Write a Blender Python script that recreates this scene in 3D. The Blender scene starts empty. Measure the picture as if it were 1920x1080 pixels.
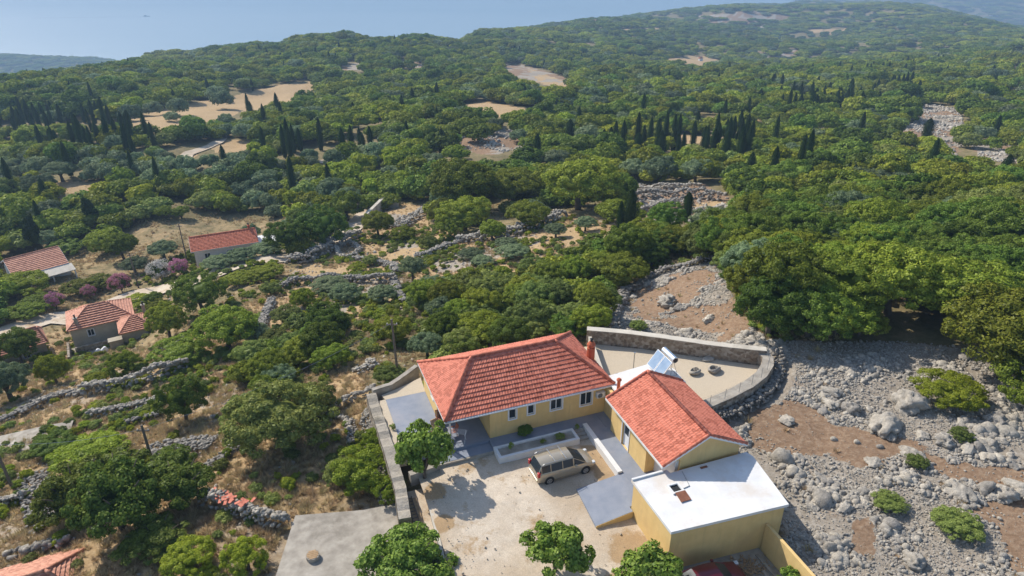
import bpy, math, random
import numpy as np
from mathutils import Vector, Matrix

S = bpy.context.scene
C = S.collection
R = math.radians
rnd = random.Random(7)
rng = np.random.default_rng(11)

# ------------------------------------------------------------------ camera, world, sun, exposure
FPX, PITCH, CAMH = 1300.0, R(27.1), 33.6
cam_d = bpy.data.cameras.new('camera')
cam_d.sensor_width = 36.0
cam_d.lens = 36.0 * FPX / 1920.0
cam_d.clip_start = 0.5
cam_d.clip_end = 40000
cam = bpy.data.objects.new('camera', cam_d)
C.objects.link(cam)
cam.location = (0, 0, CAMH)
cam.rotation_euler = (R(90) - PITCH, 0, 0)
S.camera = cam

SUN_EL, SUN_AZ = R(40.5), R(139.0)          # azimuth counter-clockwise from +X, towards the sun
world = bpy.data.worlds.new('World')
S.world = world
world.use_nodes = True
wn = world.node_tree
bg = wn.nodes['Background']
sky = wn.nodes.new('ShaderNodeTexSky')
sky.sky_type = 'NISHITA'
sky.sun_disc = False
sky.sun_elevation = SUN_EL
sky.sun_rotation = math.atan2(math.cos(SUN_AZ), math.sin(SUN_AZ))
sky.altitude = 400
sky.air_density = 1.0
sky.dust_density = 1.2
wn.links.new(sky.outputs['Color'], bg.inputs['Color'])
bg.inputs['Strength'].default_value = 0.13
sun_d = bpy.data.lights.new('sun', 'SUN')
sun_d.energy = 4.2
sun_d.angle = R(0.5)
sun_d.color = (1.0, 0.93, 0.82)
sun = bpy.data.objects.new('sun', sun_d)
C.objects.link(sun)
sdir = Vector((math.cos(SUN_EL) * math.cos(SUN_AZ), math.cos(SUN_EL) * math.sin(SUN_AZ), math.sin(SUN_EL)))
sun.rotation_euler = sdir.to_track_quat('Z', 'Y').to_euler()
S.view_settings.view_transform = 'Standard'
S.view_settings.look = 'None'
S.view_settings.exposure = 0.46
S.view_settings.gamma = 1.0
S.cycles.max_bounces = 6
S.cycles.diffuse_bounces = 3
S.cycles.glossy_bounces = 3
S.cycles.transmission_bounces = 3
S.cycles.volume_bounces = 0
S.cycles.transparent_max_bounces = 6

# ------------------------------------------------------------------ helpers
def tag(o, label=None, cat=None, group=None, kind=None):
    if label: o['label'] = label
    if cat: o['category'] = cat
    if group: o['group'] = group
    if kind: o['kind'] = kind
    return o

def empty(name, loc, rz=0.0, label=None, cat=None, group=None):
    o = bpy.data.objects.new(name, None)
    C.objects.link(o)
    o.location = loc
    o.rotation_euler = (0, 0, rz)
    o.empty_display_size = 0.3
    return tag(o, label, cat, group)

def npmesh(name, verts, faces, mats=(), midx=None, smooth=False):
    verts = np.asarray(verts, np.float32).reshape(-1, 3)
    faces = np.asarray(faces, np.int32)
    k = faces.shape[1]
    me = bpy.data.meshes.new(name)
    me.vertices.add(len(verts)); me.vertices.foreach_set('co', verts.ravel())
    me.loops.add(faces.size); me.loops.foreach_set('vertex_index', faces.ravel())
    me.polygons.add(len(faces))
    me.polygons.foreach_set('loop_start', np.arange(0, faces.size, k, dtype=np.int32))
    me.polygons.foreach_set('loop_total', np.full(len(faces), k, np.int32))
    if midx is not None: me.polygons.foreach_set('material_index', np.asarray(midx, np.int32))
    if smooth: me.polygons.foreach_set('use_smooth', np.ones(len(faces), bool))
    for m in mats: me.materials.append(m)
    me.update(); me.validate()
    return me

class MB:
    """collects shapes into one mesh object"""
    def __init__(s): s.v = []; s.f = []; s.m = []
    def add(s, vs, fs, m=0):
        b = len(s.v); s.v += [tuple(map(float, p)) for p in vs]
        s.f += [tuple(b + i for i in f) for f in fs]; s.m += [m] * len(fs); return s
    def box(s, x0, x1, y0, y1, z0, z1, m=0):
        vs = [(x0, y0, z0), (x1, y0, z0), (x1, y1, z0), (x0, y1, z0), (x0, y0, z1), (x1, y0, z1), (x1, y1, z1), (x0, y1, z1)]
        return s.add(vs, [(0, 3, 2, 1), (4, 5, 6, 7), (0, 1, 5, 4), (1, 2, 6, 5), (2, 3, 7, 6), (3, 0, 4, 7)], m)
    def prism(s, poly, z0, z1, m=0, ztop=None):
        n = len(poly)
        a = sum(poly[i][0] * poly[(i + 1) % n][1] - poly[(i + 1) % n][0] * poly[i][1] for i in range(n))
        if a < 0: poly = poly[::-1]; ztop = ztop[::-1] if ztop else None
        zt = ztop or [z1] * n
        vs = [(p[0], p[1], z0) for p in poly] + [(p[0], p[1], zt[i]) for i, p in enumerate(poly)]
        fs = [tuple(range(n))[::-1], tuple(range(n, 2 * n))] + [(i, (i + 1) % n, n + (i + 1) % n, n + i) for i in range(n)]
        return s.add(vs, fs, m)
    def tube(s, pts, r, n=8, m=0, cap=True):
        pts = [Vector(p) for p in pts]
        rs = r if isinstance(r, (list, tuple)) else [r] * len(pts)
        b = len(s.v); ref = None
        for i, p in enumerate(pts):
            d = (pts[min(i + 1, len(pts) - 1)] - pts[max(i - 1, 0)]).normalized()
            if ref is None: ref = Vector((1, 0, 0)) if abs(d.x) < .8 else Vector((0, 1, 0))
            u = (ref - d * ref.dot(d)).normalized(); w = d.cross(u); ref = u
            for k in range(n):
                a = 2 * math.pi * k / n
                s.v.append(tuple(p + (u * math.cos(a) + w * math.sin(a)) * rs[i]))
        for i in range(len(pts) - 1):
            for k in range(n):
                s.f.append((b + i * n + k, b + i * n + (k + 1) % n, b + (i + 1) * n + (k + 1) % n, b + (i + 1) * n + k)); s.m.append(m)
        if cap:
            s.f.append(tuple(b + k for k in range(n))[::-1]); s.m.append(m)
            s.f.append(tuple(b + (len(pts) - 1) * n + k for k in range(n))); s.m.append(m)
        return s
    def cyl(s, c, r, z0, z1, n=16, m=0, r2=None):
        return s.tube([(c[0], c[1], z0), (c[0], c[1], z1)], [r, r2 if r2 is not None else r], n, m)
    def build(s, name, mats, parent=None, smooth=False, off=(0, 0, 0), bevel=0):
        me = bpy.data.meshes.new(name)
        me.from_pydata([(p[0] - off[0], p[1] - off[1], p[2] - off[2]) for p in s.v], [], s.f)
        for m in (mats if isinstance(mats, (list, tuple)) else [mats]): me.materials.append(m)
        me.polygons.foreach_set('material_index', s.m)
        if smooth: me.polygons.foreach_set('use_smooth', [True] * len(s.f))
        me.update()
        o = bpy.data.objects.new(name, me); C.objects.link(o)
        if parent: o.parent = parent
        if bevel:
            b = o.modifiers.new('bevel', 'BEVEL'); b.width = bevel; b.segments = 2; b.limit_method = 'ANGLE'
        return o

def obj(name, me, parent=None, loc=(0, 0, 0), rz=0, sc=1):
    o = bpy.data.objects.new(name, me); C.objects.link(o); o.location = loc; o.rotation_euler = (0, 0, rz)
    o.scale = (sc, sc, sc) if not isinstance(sc, (tuple, list)) else sc
    if parent: o.parent = parent
    return o

# ------------------------------------------------------------------ noise (numpy value noise)
def _h(i, j, k, s):
    n = (i.astype(np.int64) * 374761393 + j.astype(np.int64) * 668265263 + k.astype(np.int64) * 2147483647 + s * 974711) & 0x7fffffff
    n = ((n ^ (n >> 13)) * 1274126177) & 0x7fffffff
    n = n ^ (n >> 16)
    return (n & 0xffffff) / float(0xffffff)
def vnoise(x, y, z=0.0, s=0):
    x, y, z = np.broadcast_arrays(np.asarray(x, float), np.asarray(y, float), np.asarray(z, float))
    xi, yi, zi = np.floor(x), np.floor(y), np.floor(z)
    fx, fy, fz = x - xi, y - yi, z - zi
    fx = fx * fx * (3 - 2 * fx); fy = fy * fy * (3 - 2 * fy); fz = fz * fz * (3 - 2 * fz)
    r = 0
    for a in (0, 1):
        for b in (0, 1):
            for c in (0, 1):
                r = r + _h(xi + a, yi + b, zi + c, s) * (fx if a else 1 - fx) * (fy if b else 1 - fy) * (fz if c else 1 - fz)
    return r * 2 - 1
def fbm(x, y, z=0.0, s=0, o=4):
    r = 0; a = 1.0; t = 0
    for k in range(o):
        r = r + a * vnoise(x * 2 ** k, y * 2 ** k, np.asarray(z) * 2 ** k, s + k * 17); t += a; a *= .5
    return r / t

# ------------------------------------------------------------------ materials
def mat(name, col, rough=0.8, spec=0.3, metal=0.0):
    m = bpy.data.materials.new(name); m.use_nodes = True
    b = m.node_tree.nodes['Principled BSDF']
    b.inputs['Base Color'].default_value = (*col, 1); b.inputs['Roughness'].default_value = rough
    b.inputs['Specular IOR Level'].default_value = spec; b.inputs['Metallic'].default_value = metal
    return m
def N(m, t, **kw):
    n = m.node_tree.nodes.new(t)
    for k, v in kw.items():
        if hasattr(n, k): setattr(n, k, v)
        else: n.inputs[k.replace('_', ' ')].default_value = v
    return n
def lk(m, a, b): m.node_tree.links.new(a, b)
def ramp(m, fac, stops):
    r = m.node_tree.nodes.new('ShaderNodeValToRGB'); e = r.color_ramp.elements
    while len(e) < len(stops): e.new(0.5)
    for i, (p, c) in enumerate(stops):
        e[i].position = p; e[i].color = (*c, 1) if len(c) == 3 else c
    lk(m, fac, r.inputs[0]); return r.outputs[0]
def mix(m, f, a, b, mode='MIX'):
    n = m.node_tree.nodes.new('ShaderNodeMix'); n.data_type = 'RGBA'; n.blend_type = mode
    for sock, v in ((n.inputs[0], f), (n.inputs[6], a), (n.inputs[7], b)):
        if isinstance(v, bpy.types.NodeSocket): lk(m, v, sock)
        elif isinstance(v, (int, float)): sock.default_value = v
        else: sock.default_value = (*v, 1)
    return n.outputs[2]
def coords(m, scale=1.0, kind='Object'):
    t = m.node_tree.nodes.new('ShaderNodeTexCoord')
    return t.outputs[kind]
def noise(m, co, scale, detail=4, rough=.55, out='Fac'):
    n = m.node_tree.nodes.new('ShaderNodeTexNoise'); n.inputs['Scale'].default_value = scale
    n.inputs['Detail'].default_value = detail; n.inputs['Roughness'].default_value = rough
    lk(m, co, n.inputs['Vector']); return n.outputs[out]
def bump(m, h, dist, strength=1.0):
    b = m.node_tree.nodes.new('ShaderNodeBump'); b.inputs['Distance'].default_value = dist; b.inputs['Strength'].default_value = strength
    lk(m, h, b.inputs['Height']); lk(m, b.outputs[0], m.node_tree.nodes['Principled BSDF'].inputs['Normal'])
def setcol(m, c): lk(m, c, m.node_tree.nodes['Principled BSDF'].inputs['Base Color'])

def noisy(name, c1, c2, scale=3.0, rough=.85, bmp=0.01, c3=None, spec=.25, detail=6):
    """two-tone mottled surface"""
    m = mat(name, c1, rough, spec)
    co = coords(m); f = noise(m, co, scale, detail)
    col = ramp(m, f, [(.32, c1), (.68, c2)])
    if c3:
        g = noise(m, co, scale * .23, 5, .65)
        g2 = ramp(m, g, [(.55, (0, 0, 0)), (.72, (1, 1, 1))])
        col = mix(m, g2, col, c3)
    setcol(m, col)
    if bmp: bump(m, noise(m, co, scale * 3, 5, .6), bmp)
    return m

M = {}
M['yellow'] = noisy('yellow_plaster', (.64, .43, .165), (.71, .48, .19), 1.3, .9, .004, c3=(.60, .41, .17))
def streaked(name, c1, c2, c3, dirt):
    m = noisy(name, c1, c2, 1.3, .9, .006, c3=c3)
    co = coords(m); mp = N(m, 'ShaderNodeMapping'); mp.inputs['Scale'].default_value = (2.2, 2.2, .22); lk(m, co, mp.inputs['Vector'])
    st = ramp(m, noise(m, mp.outputs[0], 1.6, 6, .7), [(.52, (0, 0, 0)), (.75, (.55, .55, .55))])
    b = m.node_tree.nodes['Principled BSDF']; src = b.inputs['Base Color'].links[0].from_socket
    setcol(m, mix(m, st, src, dirt)); return m
M['yellow'] = streaked('yellow_plaster_weathered', (.69, .48, .20), (.76, .54, .235), (.65, .45, .20), (.54, .39, .18))
M['white'] = noisy('white_paint', (.66, .66, .65), (.74, .74, .73), 2.0, .7, .003)
M['whiteroof'] = noisy('white_roof_coating', (.66, .66, .66), (.78, .78, .77), .8, .65, .004, c3=(.64, .56, .47))
wr = M['whiteroof']; co = coords(wr); g_ = ramp(wr, noise(wr, co, .33, 7, .7), [(.47, (0, 0, 0)), (.66, (.75, .75, .75))])
setcol(wr, mix(wr, g_, wr.node_tree.nodes['Principled BSDF'].inputs['Base Color'].links[0].from_socket, (.62, .55, .47)))
M['bluegrey'] = noisy('blue_grey_floor_paint', (.205, .235, .295), (.265, .29, .345), 1.2, .65, .003, c3=(.31, .31, .34))
M['bluestrip'] = noisy('blue_floor_paint', (.10, .16, .24), (.13, .19, .27), 2, .6, .002)
M['concrete'] = noisy('concrete', (.27, .24, .20), (.43, .39, .33), 1.4, .9, .03, c3=(.20, .175, .14))
M['beigewall'] = noisy('beige_plaster', (.50, .46, .39), (.60, .55, .47), 1.2, .9, .01, c3=(.40, .36, .30))
M['dark'] = mat('dark_glass', (.02, .028, .035), .12, .6)
M['frame'] = mat('white_frame', (.75, .76, .78), .5)
M['brick'] = noisy('orange_brick_render', (.44, .11, .05), (.52, .14, .07), 4, .8, .005)
M['pipe'] = mat('grey_metal', (.35, .36, .37), .45, .5, .6)
M['black'] = mat('black_rubber', (.02, .02, .02), .7)
M['rust'] = noisy('rusty_steel', (.20, .08, .045), (.28, .12, .07), 5, .8, .004)
M['wood'] = noisy('weathered_wood', (.33, .22, .12), (.45, .31, .18), 5, .85, .004)
M['polewood'] = noisy('grey_pole_wood', (.13, .11, .09), (.20, .17, .14), 8, .9, .004)
M['bark'] = noisy('bark', (.08, .062, .045), (.17, .14, .11), 8, .95, .02)
M['chair'] = mat('red_brown_wood', (.28, .085, .04), .55)
M['creamwall'] = noisy('cream_plaster', (.42, .37, .28), (.52, .46, .36), 1.0, .9, .006, c3=(.33, .29, .22))

def gravel_mat(name, c1, c2, c3, s1, s2, disp=.015, patch=None, zone_col=None):
    m = mat(name, c1, .95, .15)
    co = coords(m)
    a = noise(m, co, s1, 8, .7); b = noise(m, co, s2, 3, .6)
    col = ramp(m, a, [(.3, c1), (.7, c2)])
    g = ramp(m, noise(m, co, .16, 6, .65), [(.42, (0, 0, 0)), (.62, (1, 1, 1))])
    col = mix(m, g, col, c3)
    if patch:
        g = ramp(m, noise(m, co, .42, 7, .72), [(.56, (0, 0, 0)), (.66, (1, 1, 1))])
        col = mix(m, g, col, patch)
    if zone_col:
        za = N(m, 'ShaderNodeAttribute'); za.attribute_name = 'zone'; zs = N(m, 'ShaderNodeMath', operation='MULTIPLY_ADD'); lk(m, noise(m, co, 1.1, 8, .75), zs.inputs[0]); zs.inputs[1].default_value = 1.0; lk(m, za.outputs['Fac'], zs.inputs[2])
        col = mix(m, ramp(m, zs.outputs[0], [(.85, (0, 0, 0)), (1.15, (.9, .9, .9))]), col, zone_col)
    sp = ramp(m, b, [(.35, (.86, .86, .86)), (.7, (1.08, 1.08, 1.08))])
    col = mix(m, 1.0, col, sp, 'MULTIPLY')
    setcol(m, col); bump(m, a, disp)
    return m
M['yard'] = gravel_mat('sandy_gravel', (.50, .42, .31), (.60, .51, .39), (.54, .46, .35), 4, 18, .02)
M['court'] = gravel_mat('courtyard_dust', (.55, .46, .355), (.66, .575, .465), (.50, .40, .29), 1.5, 12, .03, patch=(.42, .30, .18), zone_col=(.40, .27, .145))

M['roughtop'] = gravel_mat('crumbling_mortar', (.30, .265, .22), (.46, .42, .36), (.36, .32, .26), 3.0, 9, .12, patch=(.20, .18, .14))
def tile_mat(name, c1, c2, light):
    m = mat(name, c1, .75, .3)
    co = coords(m)
    v = N(m, 'ShaderNodeTexVoronoi'); v.inputs['Scale'].default_value = 4.2; lk(m, co, v.inputs['Vector'])
    sep = N(m, 'ShaderNodeSeparateColor'); lk(m, v.outputs['Color'], sep.inputs[0])
    f = N(m, 'ShaderNodeMath', operation='ADD')
    lk(m, sep.outputs[0], f.inputs[0]); lk(m, noise(m, co, .6, 4), f.inputs[1])
    col = ramp(m, f.outputs[0], [(.5, tuple(q * .88 for q in c1)), (.8, c1), (1.2, tuple(q * 1.08 for q in c2))])
    g = ramp(m, noise(m, co, 9, 3, .8), [(.60, (0, 0, 0)), (.78, (.7, .7, .7))])
    col = mix(m, g, col, light)
    lich = ramp(m, noise(m, co, .9, 7, .7), [(.54, (0, 0, 0)), (.72, (.35, .35, .35))])
    col = mix(m, lich, col, (c1[0] * .62, c1[1] * .75, c1[2] * .8))
    setcol(m, col); bump(m, noise(m, co, 14, 4), .006)
    return m
M['tile'] = tile_mat('terracotta_tiles', (.46, .135, .082), (.55, .180, .115), (.62, .27, .18))
M['tileold'] = tile_mat('weathered_terracotta_tiles', (.49, .215, .14), (.58, .28, .185), (.64, .40, .29))
M['tileorange'] = tile_mat('orange_terracotta_tiles', (.52, .15, .08), (.60, .19, .11), (.64, .28, .19))

def leaf_mat(name, c1, c2, tint=.34):
    m = bpy.data.materials.new(name); m.use_nodes = True
    nt = m.node_tree; nt.nodes.remove(nt.nodes['Principled BSDF'])
    out = nt.nodes['Material Output']
    g = N(m, 'ShaderNodeNewGeometry'); oi = N(m, 'ShaderNodeObjectInfo')
    col = mix(m, g.outputs['Random Per Island'], c1, c2)
    hs = N(m, 'ShaderNodeHueSaturation')
    mr = N(m, 'ShaderNodeMapRange'); mr.inputs['To Min'].default_value = .478; mr.inputs['To Max'].default_value = .515
    lk(m, oi.outputs['Random'], mr.inputs['Value']); lk(m, mr.outputs[0], hs.inputs['Hue'])
    mu = N(m, 'ShaderNodeMath', operation='MULTIPLY'); mu.inputs[1].default_value = 7.31
    fr = N(m, 'ShaderNodeMath', operation='FRACT'); lk(m, oi.outputs['Random'], mu.inputs[0]); lk(m, mu.outputs[0], fr.inputs[0])
    mv = N(m, 'ShaderNodeMapRange'); mv.inputs['To Min'].default_value = 1 - tint; mv.inputs['To Max'].default_value = 1 + tint
    lk(m, fr.outputs[0], mv.inputs['Value']); lk(m, mv.outputs[0], hs.inputs['Value'])
    lk(m, col, hs.inputs['Color'])
    d = N(m, 'ShaderNodeBsdfDiffuse'); t = N(m, 'ShaderNodeBsdfTranslucent'); mx = N(m, 'ShaderNodeMixShader')
    mx.inputs[0].default_value = .32
    lk(m, hs.outputs[0], d.inputs['Color']); lk(m, hs.outputs[0], t.inputs['Color'])
    lk(m, d.outputs[0], mx.inputs[1]); lk(m, t.outputs[0], mx.inputs[2])
    gl = N(m, 'ShaderNodeBsdfGlossy'); gl.inputs['Roughness'].default_value = .45; gl.inputs['Color'].default_value = (.9, .95, 1, 1)
    m2 = N(m, 'ShaderNodeMixShader'); m2.inputs[0].default_value = .008
    lk(m, mx.outputs[0], m2.inputs[1]); lk(m, gl.outputs[0], m2.inputs[2]); lk(m, m2.outputs[0], out.inputs['Surface'])
    return m
L_OAK = leaf_mat('oak_leaves', (.13, .18, .018), (.29, .335, .042))
L_OAKD = leaf_mat('dark_oak_leaves', (.085, .145, .020), (.20, .275, .042))
L_YEL = leaf_mat('yellow_green_leaves', (.18, .235, .018), (.34, .38, .04))
L_FIG = leaf_mat('fig_leaves', (.11, .195, .022), (.30, .40, .08), .12)
L_OLIVE = leaf_mat('olive_leaves', (.14, .19, .085), (.26, .32, .17))
L_CYP = leaf_mat('cypress_leaves', (.026, .055, .016), (.055, .095, .028), .15)
L_SCRUB = leaf_mat('scrub_leaves', (.15, .20, .045), (.29, .34, .09))
L_PINK = leaf_mat('oleander_pink', (.42, .17, .24), (.58, .28, .36), .12)
L_WHITE = leaf_mat('oleander_white', (.50, .48, .42), (.68, .66, .60), .1)
L_STRAW = leaf_mat('dry_grass', (.38, .29, .15), (.60, .48, .28), .2)
L_FIGD = leaf_mat('dark_fig_leaves', (.075, .125, .018), (.20, .25, .045), .14)

m = mat('limestone', (.40, .38, .35), .95, .15); M['rock'] = m
co = coords(m); gm = N(m, 'ShaderNodeNewGeometry')
f = noise(m, gm.outputs['Position'], 2.2, 10, .8)
col = ramp(m, f, [(.28, (.19, .18, .165)), (.5, (.42, .40, .37)), (.72, (.64, .615, .565))])
oi = N(m, 'ShaderNodeObjectInfo')
rr = ramp(m, oi.outputs['Random'], [(0, (.72, .71, .70)), (1, (1.12, 1.08, 1.0))])
gr = ramp(m, gm.outputs['Random Per Island'], [(0, (.8, .8, .8)), (1, (1.15, 1.13, 1.1))])
col = mix(m, 1.0, col, rr, 'MULTIPLY'); col = mix(m, 1.0, col, gr, 'MULTIPLY')
setcol(m, col); bump(m, noise(m, gm.outputs['Position'], 3.5, 10, .8), .2)

# rubble masonry (mortared wall with fine stones)
m = mat('rubble_masonry', (.3, .25, .2), .95, .15); M['masonry'] = m
co = coords(m); v = N(m, 'ShaderNodeTexVoronoi'); v.inputs['Scale'].default_value = 3.6; lk(m, co, v.inputs['Vector'])
sep = N(m, 'ShaderNodeSeparateColor'); lk(m, v.outputs['Color'], sep.inputs[0])
col = ramp(m, sep.outputs[0], [(0, (.17, .13, .095)), (.6, (.28, .225, .17)), (1, (.42, .37, .31))])
col = mix(m, ramp(m, v.outputs['Distance'], [(.55, (0, 0, 0)), (.8, (1, 1, 1))]), col, (.33, .29, .23))
setcol(m, col); bump(m, v.outputs['Distance'], .03)

def solar_mat():
    m = mat('solar_collector_glass', (.09, .20, .38), .12, .8)
    co = coords(m)
    f = noise(m, co, 1.4, 2)
    setcol(m, ramp(m, f, [(.3, (.20, .29, .42)), (.7, (.32, .42, .54))]))
    return m
M['solar'] = solar_mat()
M['tank'] = mat('polished_steel_tank', (.75, .76, .78), .22, .5, .95)

# ------------------------------------------------------------------ the lie of the land
_F = np.array([0, math.cos(PITCH), -math.sin(PITCH)]); _U = np.array([0, math.sin(PITCH), math.cos(PITCH)])
def ray(u, v): return _F + np.array([(u - 960) / FPX, 0, 0]) - (v - 540) / FPX * _U
def pxy(P):
    P = np.atleast_2d(np.asarray(P, float)) - [0, 0, CAMH]
    w = P @ _F; w = np.where(w < .1, .1, w)
    return 960 + FPX * P[:, 0] / w, 540 - FPX * (P @ _U) / w, w
CTRL = [  # (u, v, depth) surveyed from sizes of trees and houses
 (200,640,103),(60,520,136),(420,490,136),(100,300,205),(300,290,215),(120,200,310),(300,250,240),(500,190,350),(300,130,600),
 (0,145,560),(230,112,680),(450,82,830),(600,64,950),(690,68,1000),(860,70,1150),(960,110,620),(700,130,480),(820,230,235),
 (1000,150,450),(1000,60,1400),(1200,28,1850),(1400,6,2250),(1550,0,2400),(1650,3,2400),(1500,60,1300),(1300,80,1000),(1500,150,460),
 (1300,200,300),(1500,250,235),(1500,350,150),(1500,450,103),(1600,520,77),(1740,10,2000),(1860,40,1900),(1920,55,1850),
 (1800,100,800),(1850,200,300),(1800,300,195),(1850,420,108),(1880,600,66),(1250,300,190),(1200,370,150),(1200,430,112),
 (1050,300,190),(1000,400,136),(900,460,116),(750,480,118),(600,530,108),(650,620,80),(700,700,66.5),(500,700,73),(560,850,54.5),
 (400,600,93),(300,700,78),(80,740,79),(150,900,58),(300,860,58),(300,1000,47.5),(60,1060,47),(30,860,63),(560,300,200),(650,400,152),(300,440,148),
 (100,430,158),(1180,560,82),(1330,520,80),(1300,620,70),(1000,560,84),(900,640,71),(1080,610,70),
]
_P = []
for u, v, w in CTRL: _P.append(np.array([0, 0, CAMH]) + ray(u, v) * w)
for x, y, z in [(24, 46, -.1), (-54, 118.5, -20.4), (-49, 121, -20.2), (-86, 112, -23.6), (-92, 110, -24), (35, 50, .3), (45, 45, .6), (30, 32, .2), (20, 25, -.3), (30, 22, .2), (45, 28, .6), (60, 45, .8), (0, 20, -1.2), (14, 58, -1.2), (22, 60, -.4), (-12, 48, -2.6), (-10, 38, -2.4), (5, 57, -1.8),
                (-14, 28, -2.0), (-20, 20, -2.5), (-50, 25, -7), (-80, 50, -15), (-140, 120, -29), (80, 60, 1), (120, 130, -8), (0, 8, -1), (50, 10, 0), (-60, 5, -8),
                (-450, 330, -70), (-300, 200, -50), (330, 300, -30)]:
    _P.append(np.array([x, y, z], float))
for th, r, z in [(-36, 900, -200), (-36, 1300, -352), (-30, 1100, -250), (-27, 1400, -356), (-20, 1300, -250), (-20, 1700, -357), (-14, 1450, -230), (-14, 2000, -359), (-8, 1600, -240),
                 (-4, 1800, -260), (-4, 2500, -360), (-20, 4000, -370), (-36, 4000, -370), (0, 2400, -330), (4, 3000, -370), (0, 6000, -370), (10, 2700, -250), (10, 4000, -370), (18, 3000, -250), (18, 4500, -370),
                 (-48, 800, -250), (-48, 2500, -370), (-36, 7000, -370), (20, 7500, -370), (35, 2600, -250), (35, 3400, -290), (25, 2700, -240), (25, 3300, -300), (50, 2000, -160), (50, 3500, -280),
                 (34, 4300, -265), (28, 4300, -285), (24, 4300, -320), (30, 4700, -230), (36, 4700, -190), (38, 6500, -250), (40, 900, -60), (50, 1200, -80), (-50, 300, -70)]:
    _P.append(np.array([r * math.sin(R(th)), r * math.cos(R(th)), z], float))
_P = np.array(_P)
def _q(x, y):
    x = np.asarray(x, float); y = np.asarray(y, float) + 25.0
    return np.stack([np.arctan2(x, y) * 1.6, np.log(np.hypot(x, y))], -1)
_Q = _q(_P[:, 0], _P[:, 1])
def _phi(d): return d * d * np.log(d + 1e-9)
_n = len(_Q)
_A = np.zeros((_n + 3, _n + 3))
_A[:_n, :_n] = _phi(np.linalg.norm(_Q[:, None] - _Q[None], axis=-1)) + np.eye(_n) * 2e-4
_A[:_n, _n] = 1; _A[:_n, _n + 1:] = _Q; _A[_n, :_n] = 1; _A[_n + 1:, :_n] = _Q.T
_W = np.linalg.solve(_A, np.concatenate([_P[:, 2], np.zeros(3)]))

# house frame: x along the long front, origin at the front wall corner, z = terrace level
HA = R(20.338); HO = np.array([-1.626, 41.012]); _c, _s = math.cos(HA), math.sin(HA)
def w2l(x, y): return (x - HO[0]) * _c + (y - HO[1]) * _s, -(x - HO[0]) * _s + (y - HO[1]) * _c
def l2w(x, y, z=0): return (HO[0] + x * _c - y * _s, HO[1] + x * _s + y * _c, z)

def inpoly(px, py, poly):
    px = np.asarray(px, float); py = np.asarray(py, float)
    r = np.zeros(np.broadcast(px, py).shape, bool); n = len(poly)
    for i in range(n):
        x1, y1 = poly[i]; x2, y2 = poly[(i + 1) % n]
        if y1 == y2: continue
        r ^= ((y1 > py) != (y2 > py)) & (px < (x2 - x1) * (py - y1) / (y2 - y1) + x1)
    return r
def sdpoly(px, py, poly):
    """distance to polygon edge, negative inside"""
    d = np.full(np.shape(px), 1e9); n = len(poly)
    for i in range(n):
        a = np.array(poly[i], float); b = np.array(poly[(i + 1) % n], float); e = b - a
        t = np.clip(((px - a[0]) * e[0] + (py - a[1]) * e[1]) / max(e @ e, 1e-9), 0, 1)
        d = np.minimum(d, np.hypot(px - a[0] - t * e[0], py - a[1] - t * e[1]))
    return np.where(inpoly(px, py, poly), -d, d)

YARD = [(9, -1), (9, 9.5), (13.2, 9.6), (17, 7.4), (20.8, 4.6), (24, 2.2), (26.3, 1.1), (26.6, 0.2), (25.2, -1.3), (23.2, -2.6), (20.5, -3.5), (17, -3.9), (14.6, -4)]
COMP = [(-7.4, 9.2), (9, 9.2), (9, 1), (15, 0), (15, -10.4), (14.2, -14.6), (13.1, -14.6), (12.9, -24), (-7.6, -24), (-7.4, -6), (-7.4, 9.2)]
SLAB = [(-14.4, -1.3), (-10, -2.4), (-7.7, -2.6), (-7.7, -11), (-18, -11)]
SKU = [-400, 0, 120, 200, 240, 300, 360, 420, 480, 520, 560, 600, 625, 650, 690, 740, 775, 830, 870, 905, 960, 1080, 1200, 1320, 1400, 1660, 1735, 1860, 1920, 2300]
SKV = [160, 142, 127, 118, 102, 84, 86, 80, 76, 78, 62, 58, 61, 56, 67, 68, 60, 67, 71, 47, 44, 30, 18, 8, -4, -6, 3, 34, 48, 70]
_sp, _cp = math.sin(PITCH), math.cos(PITCH)
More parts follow.
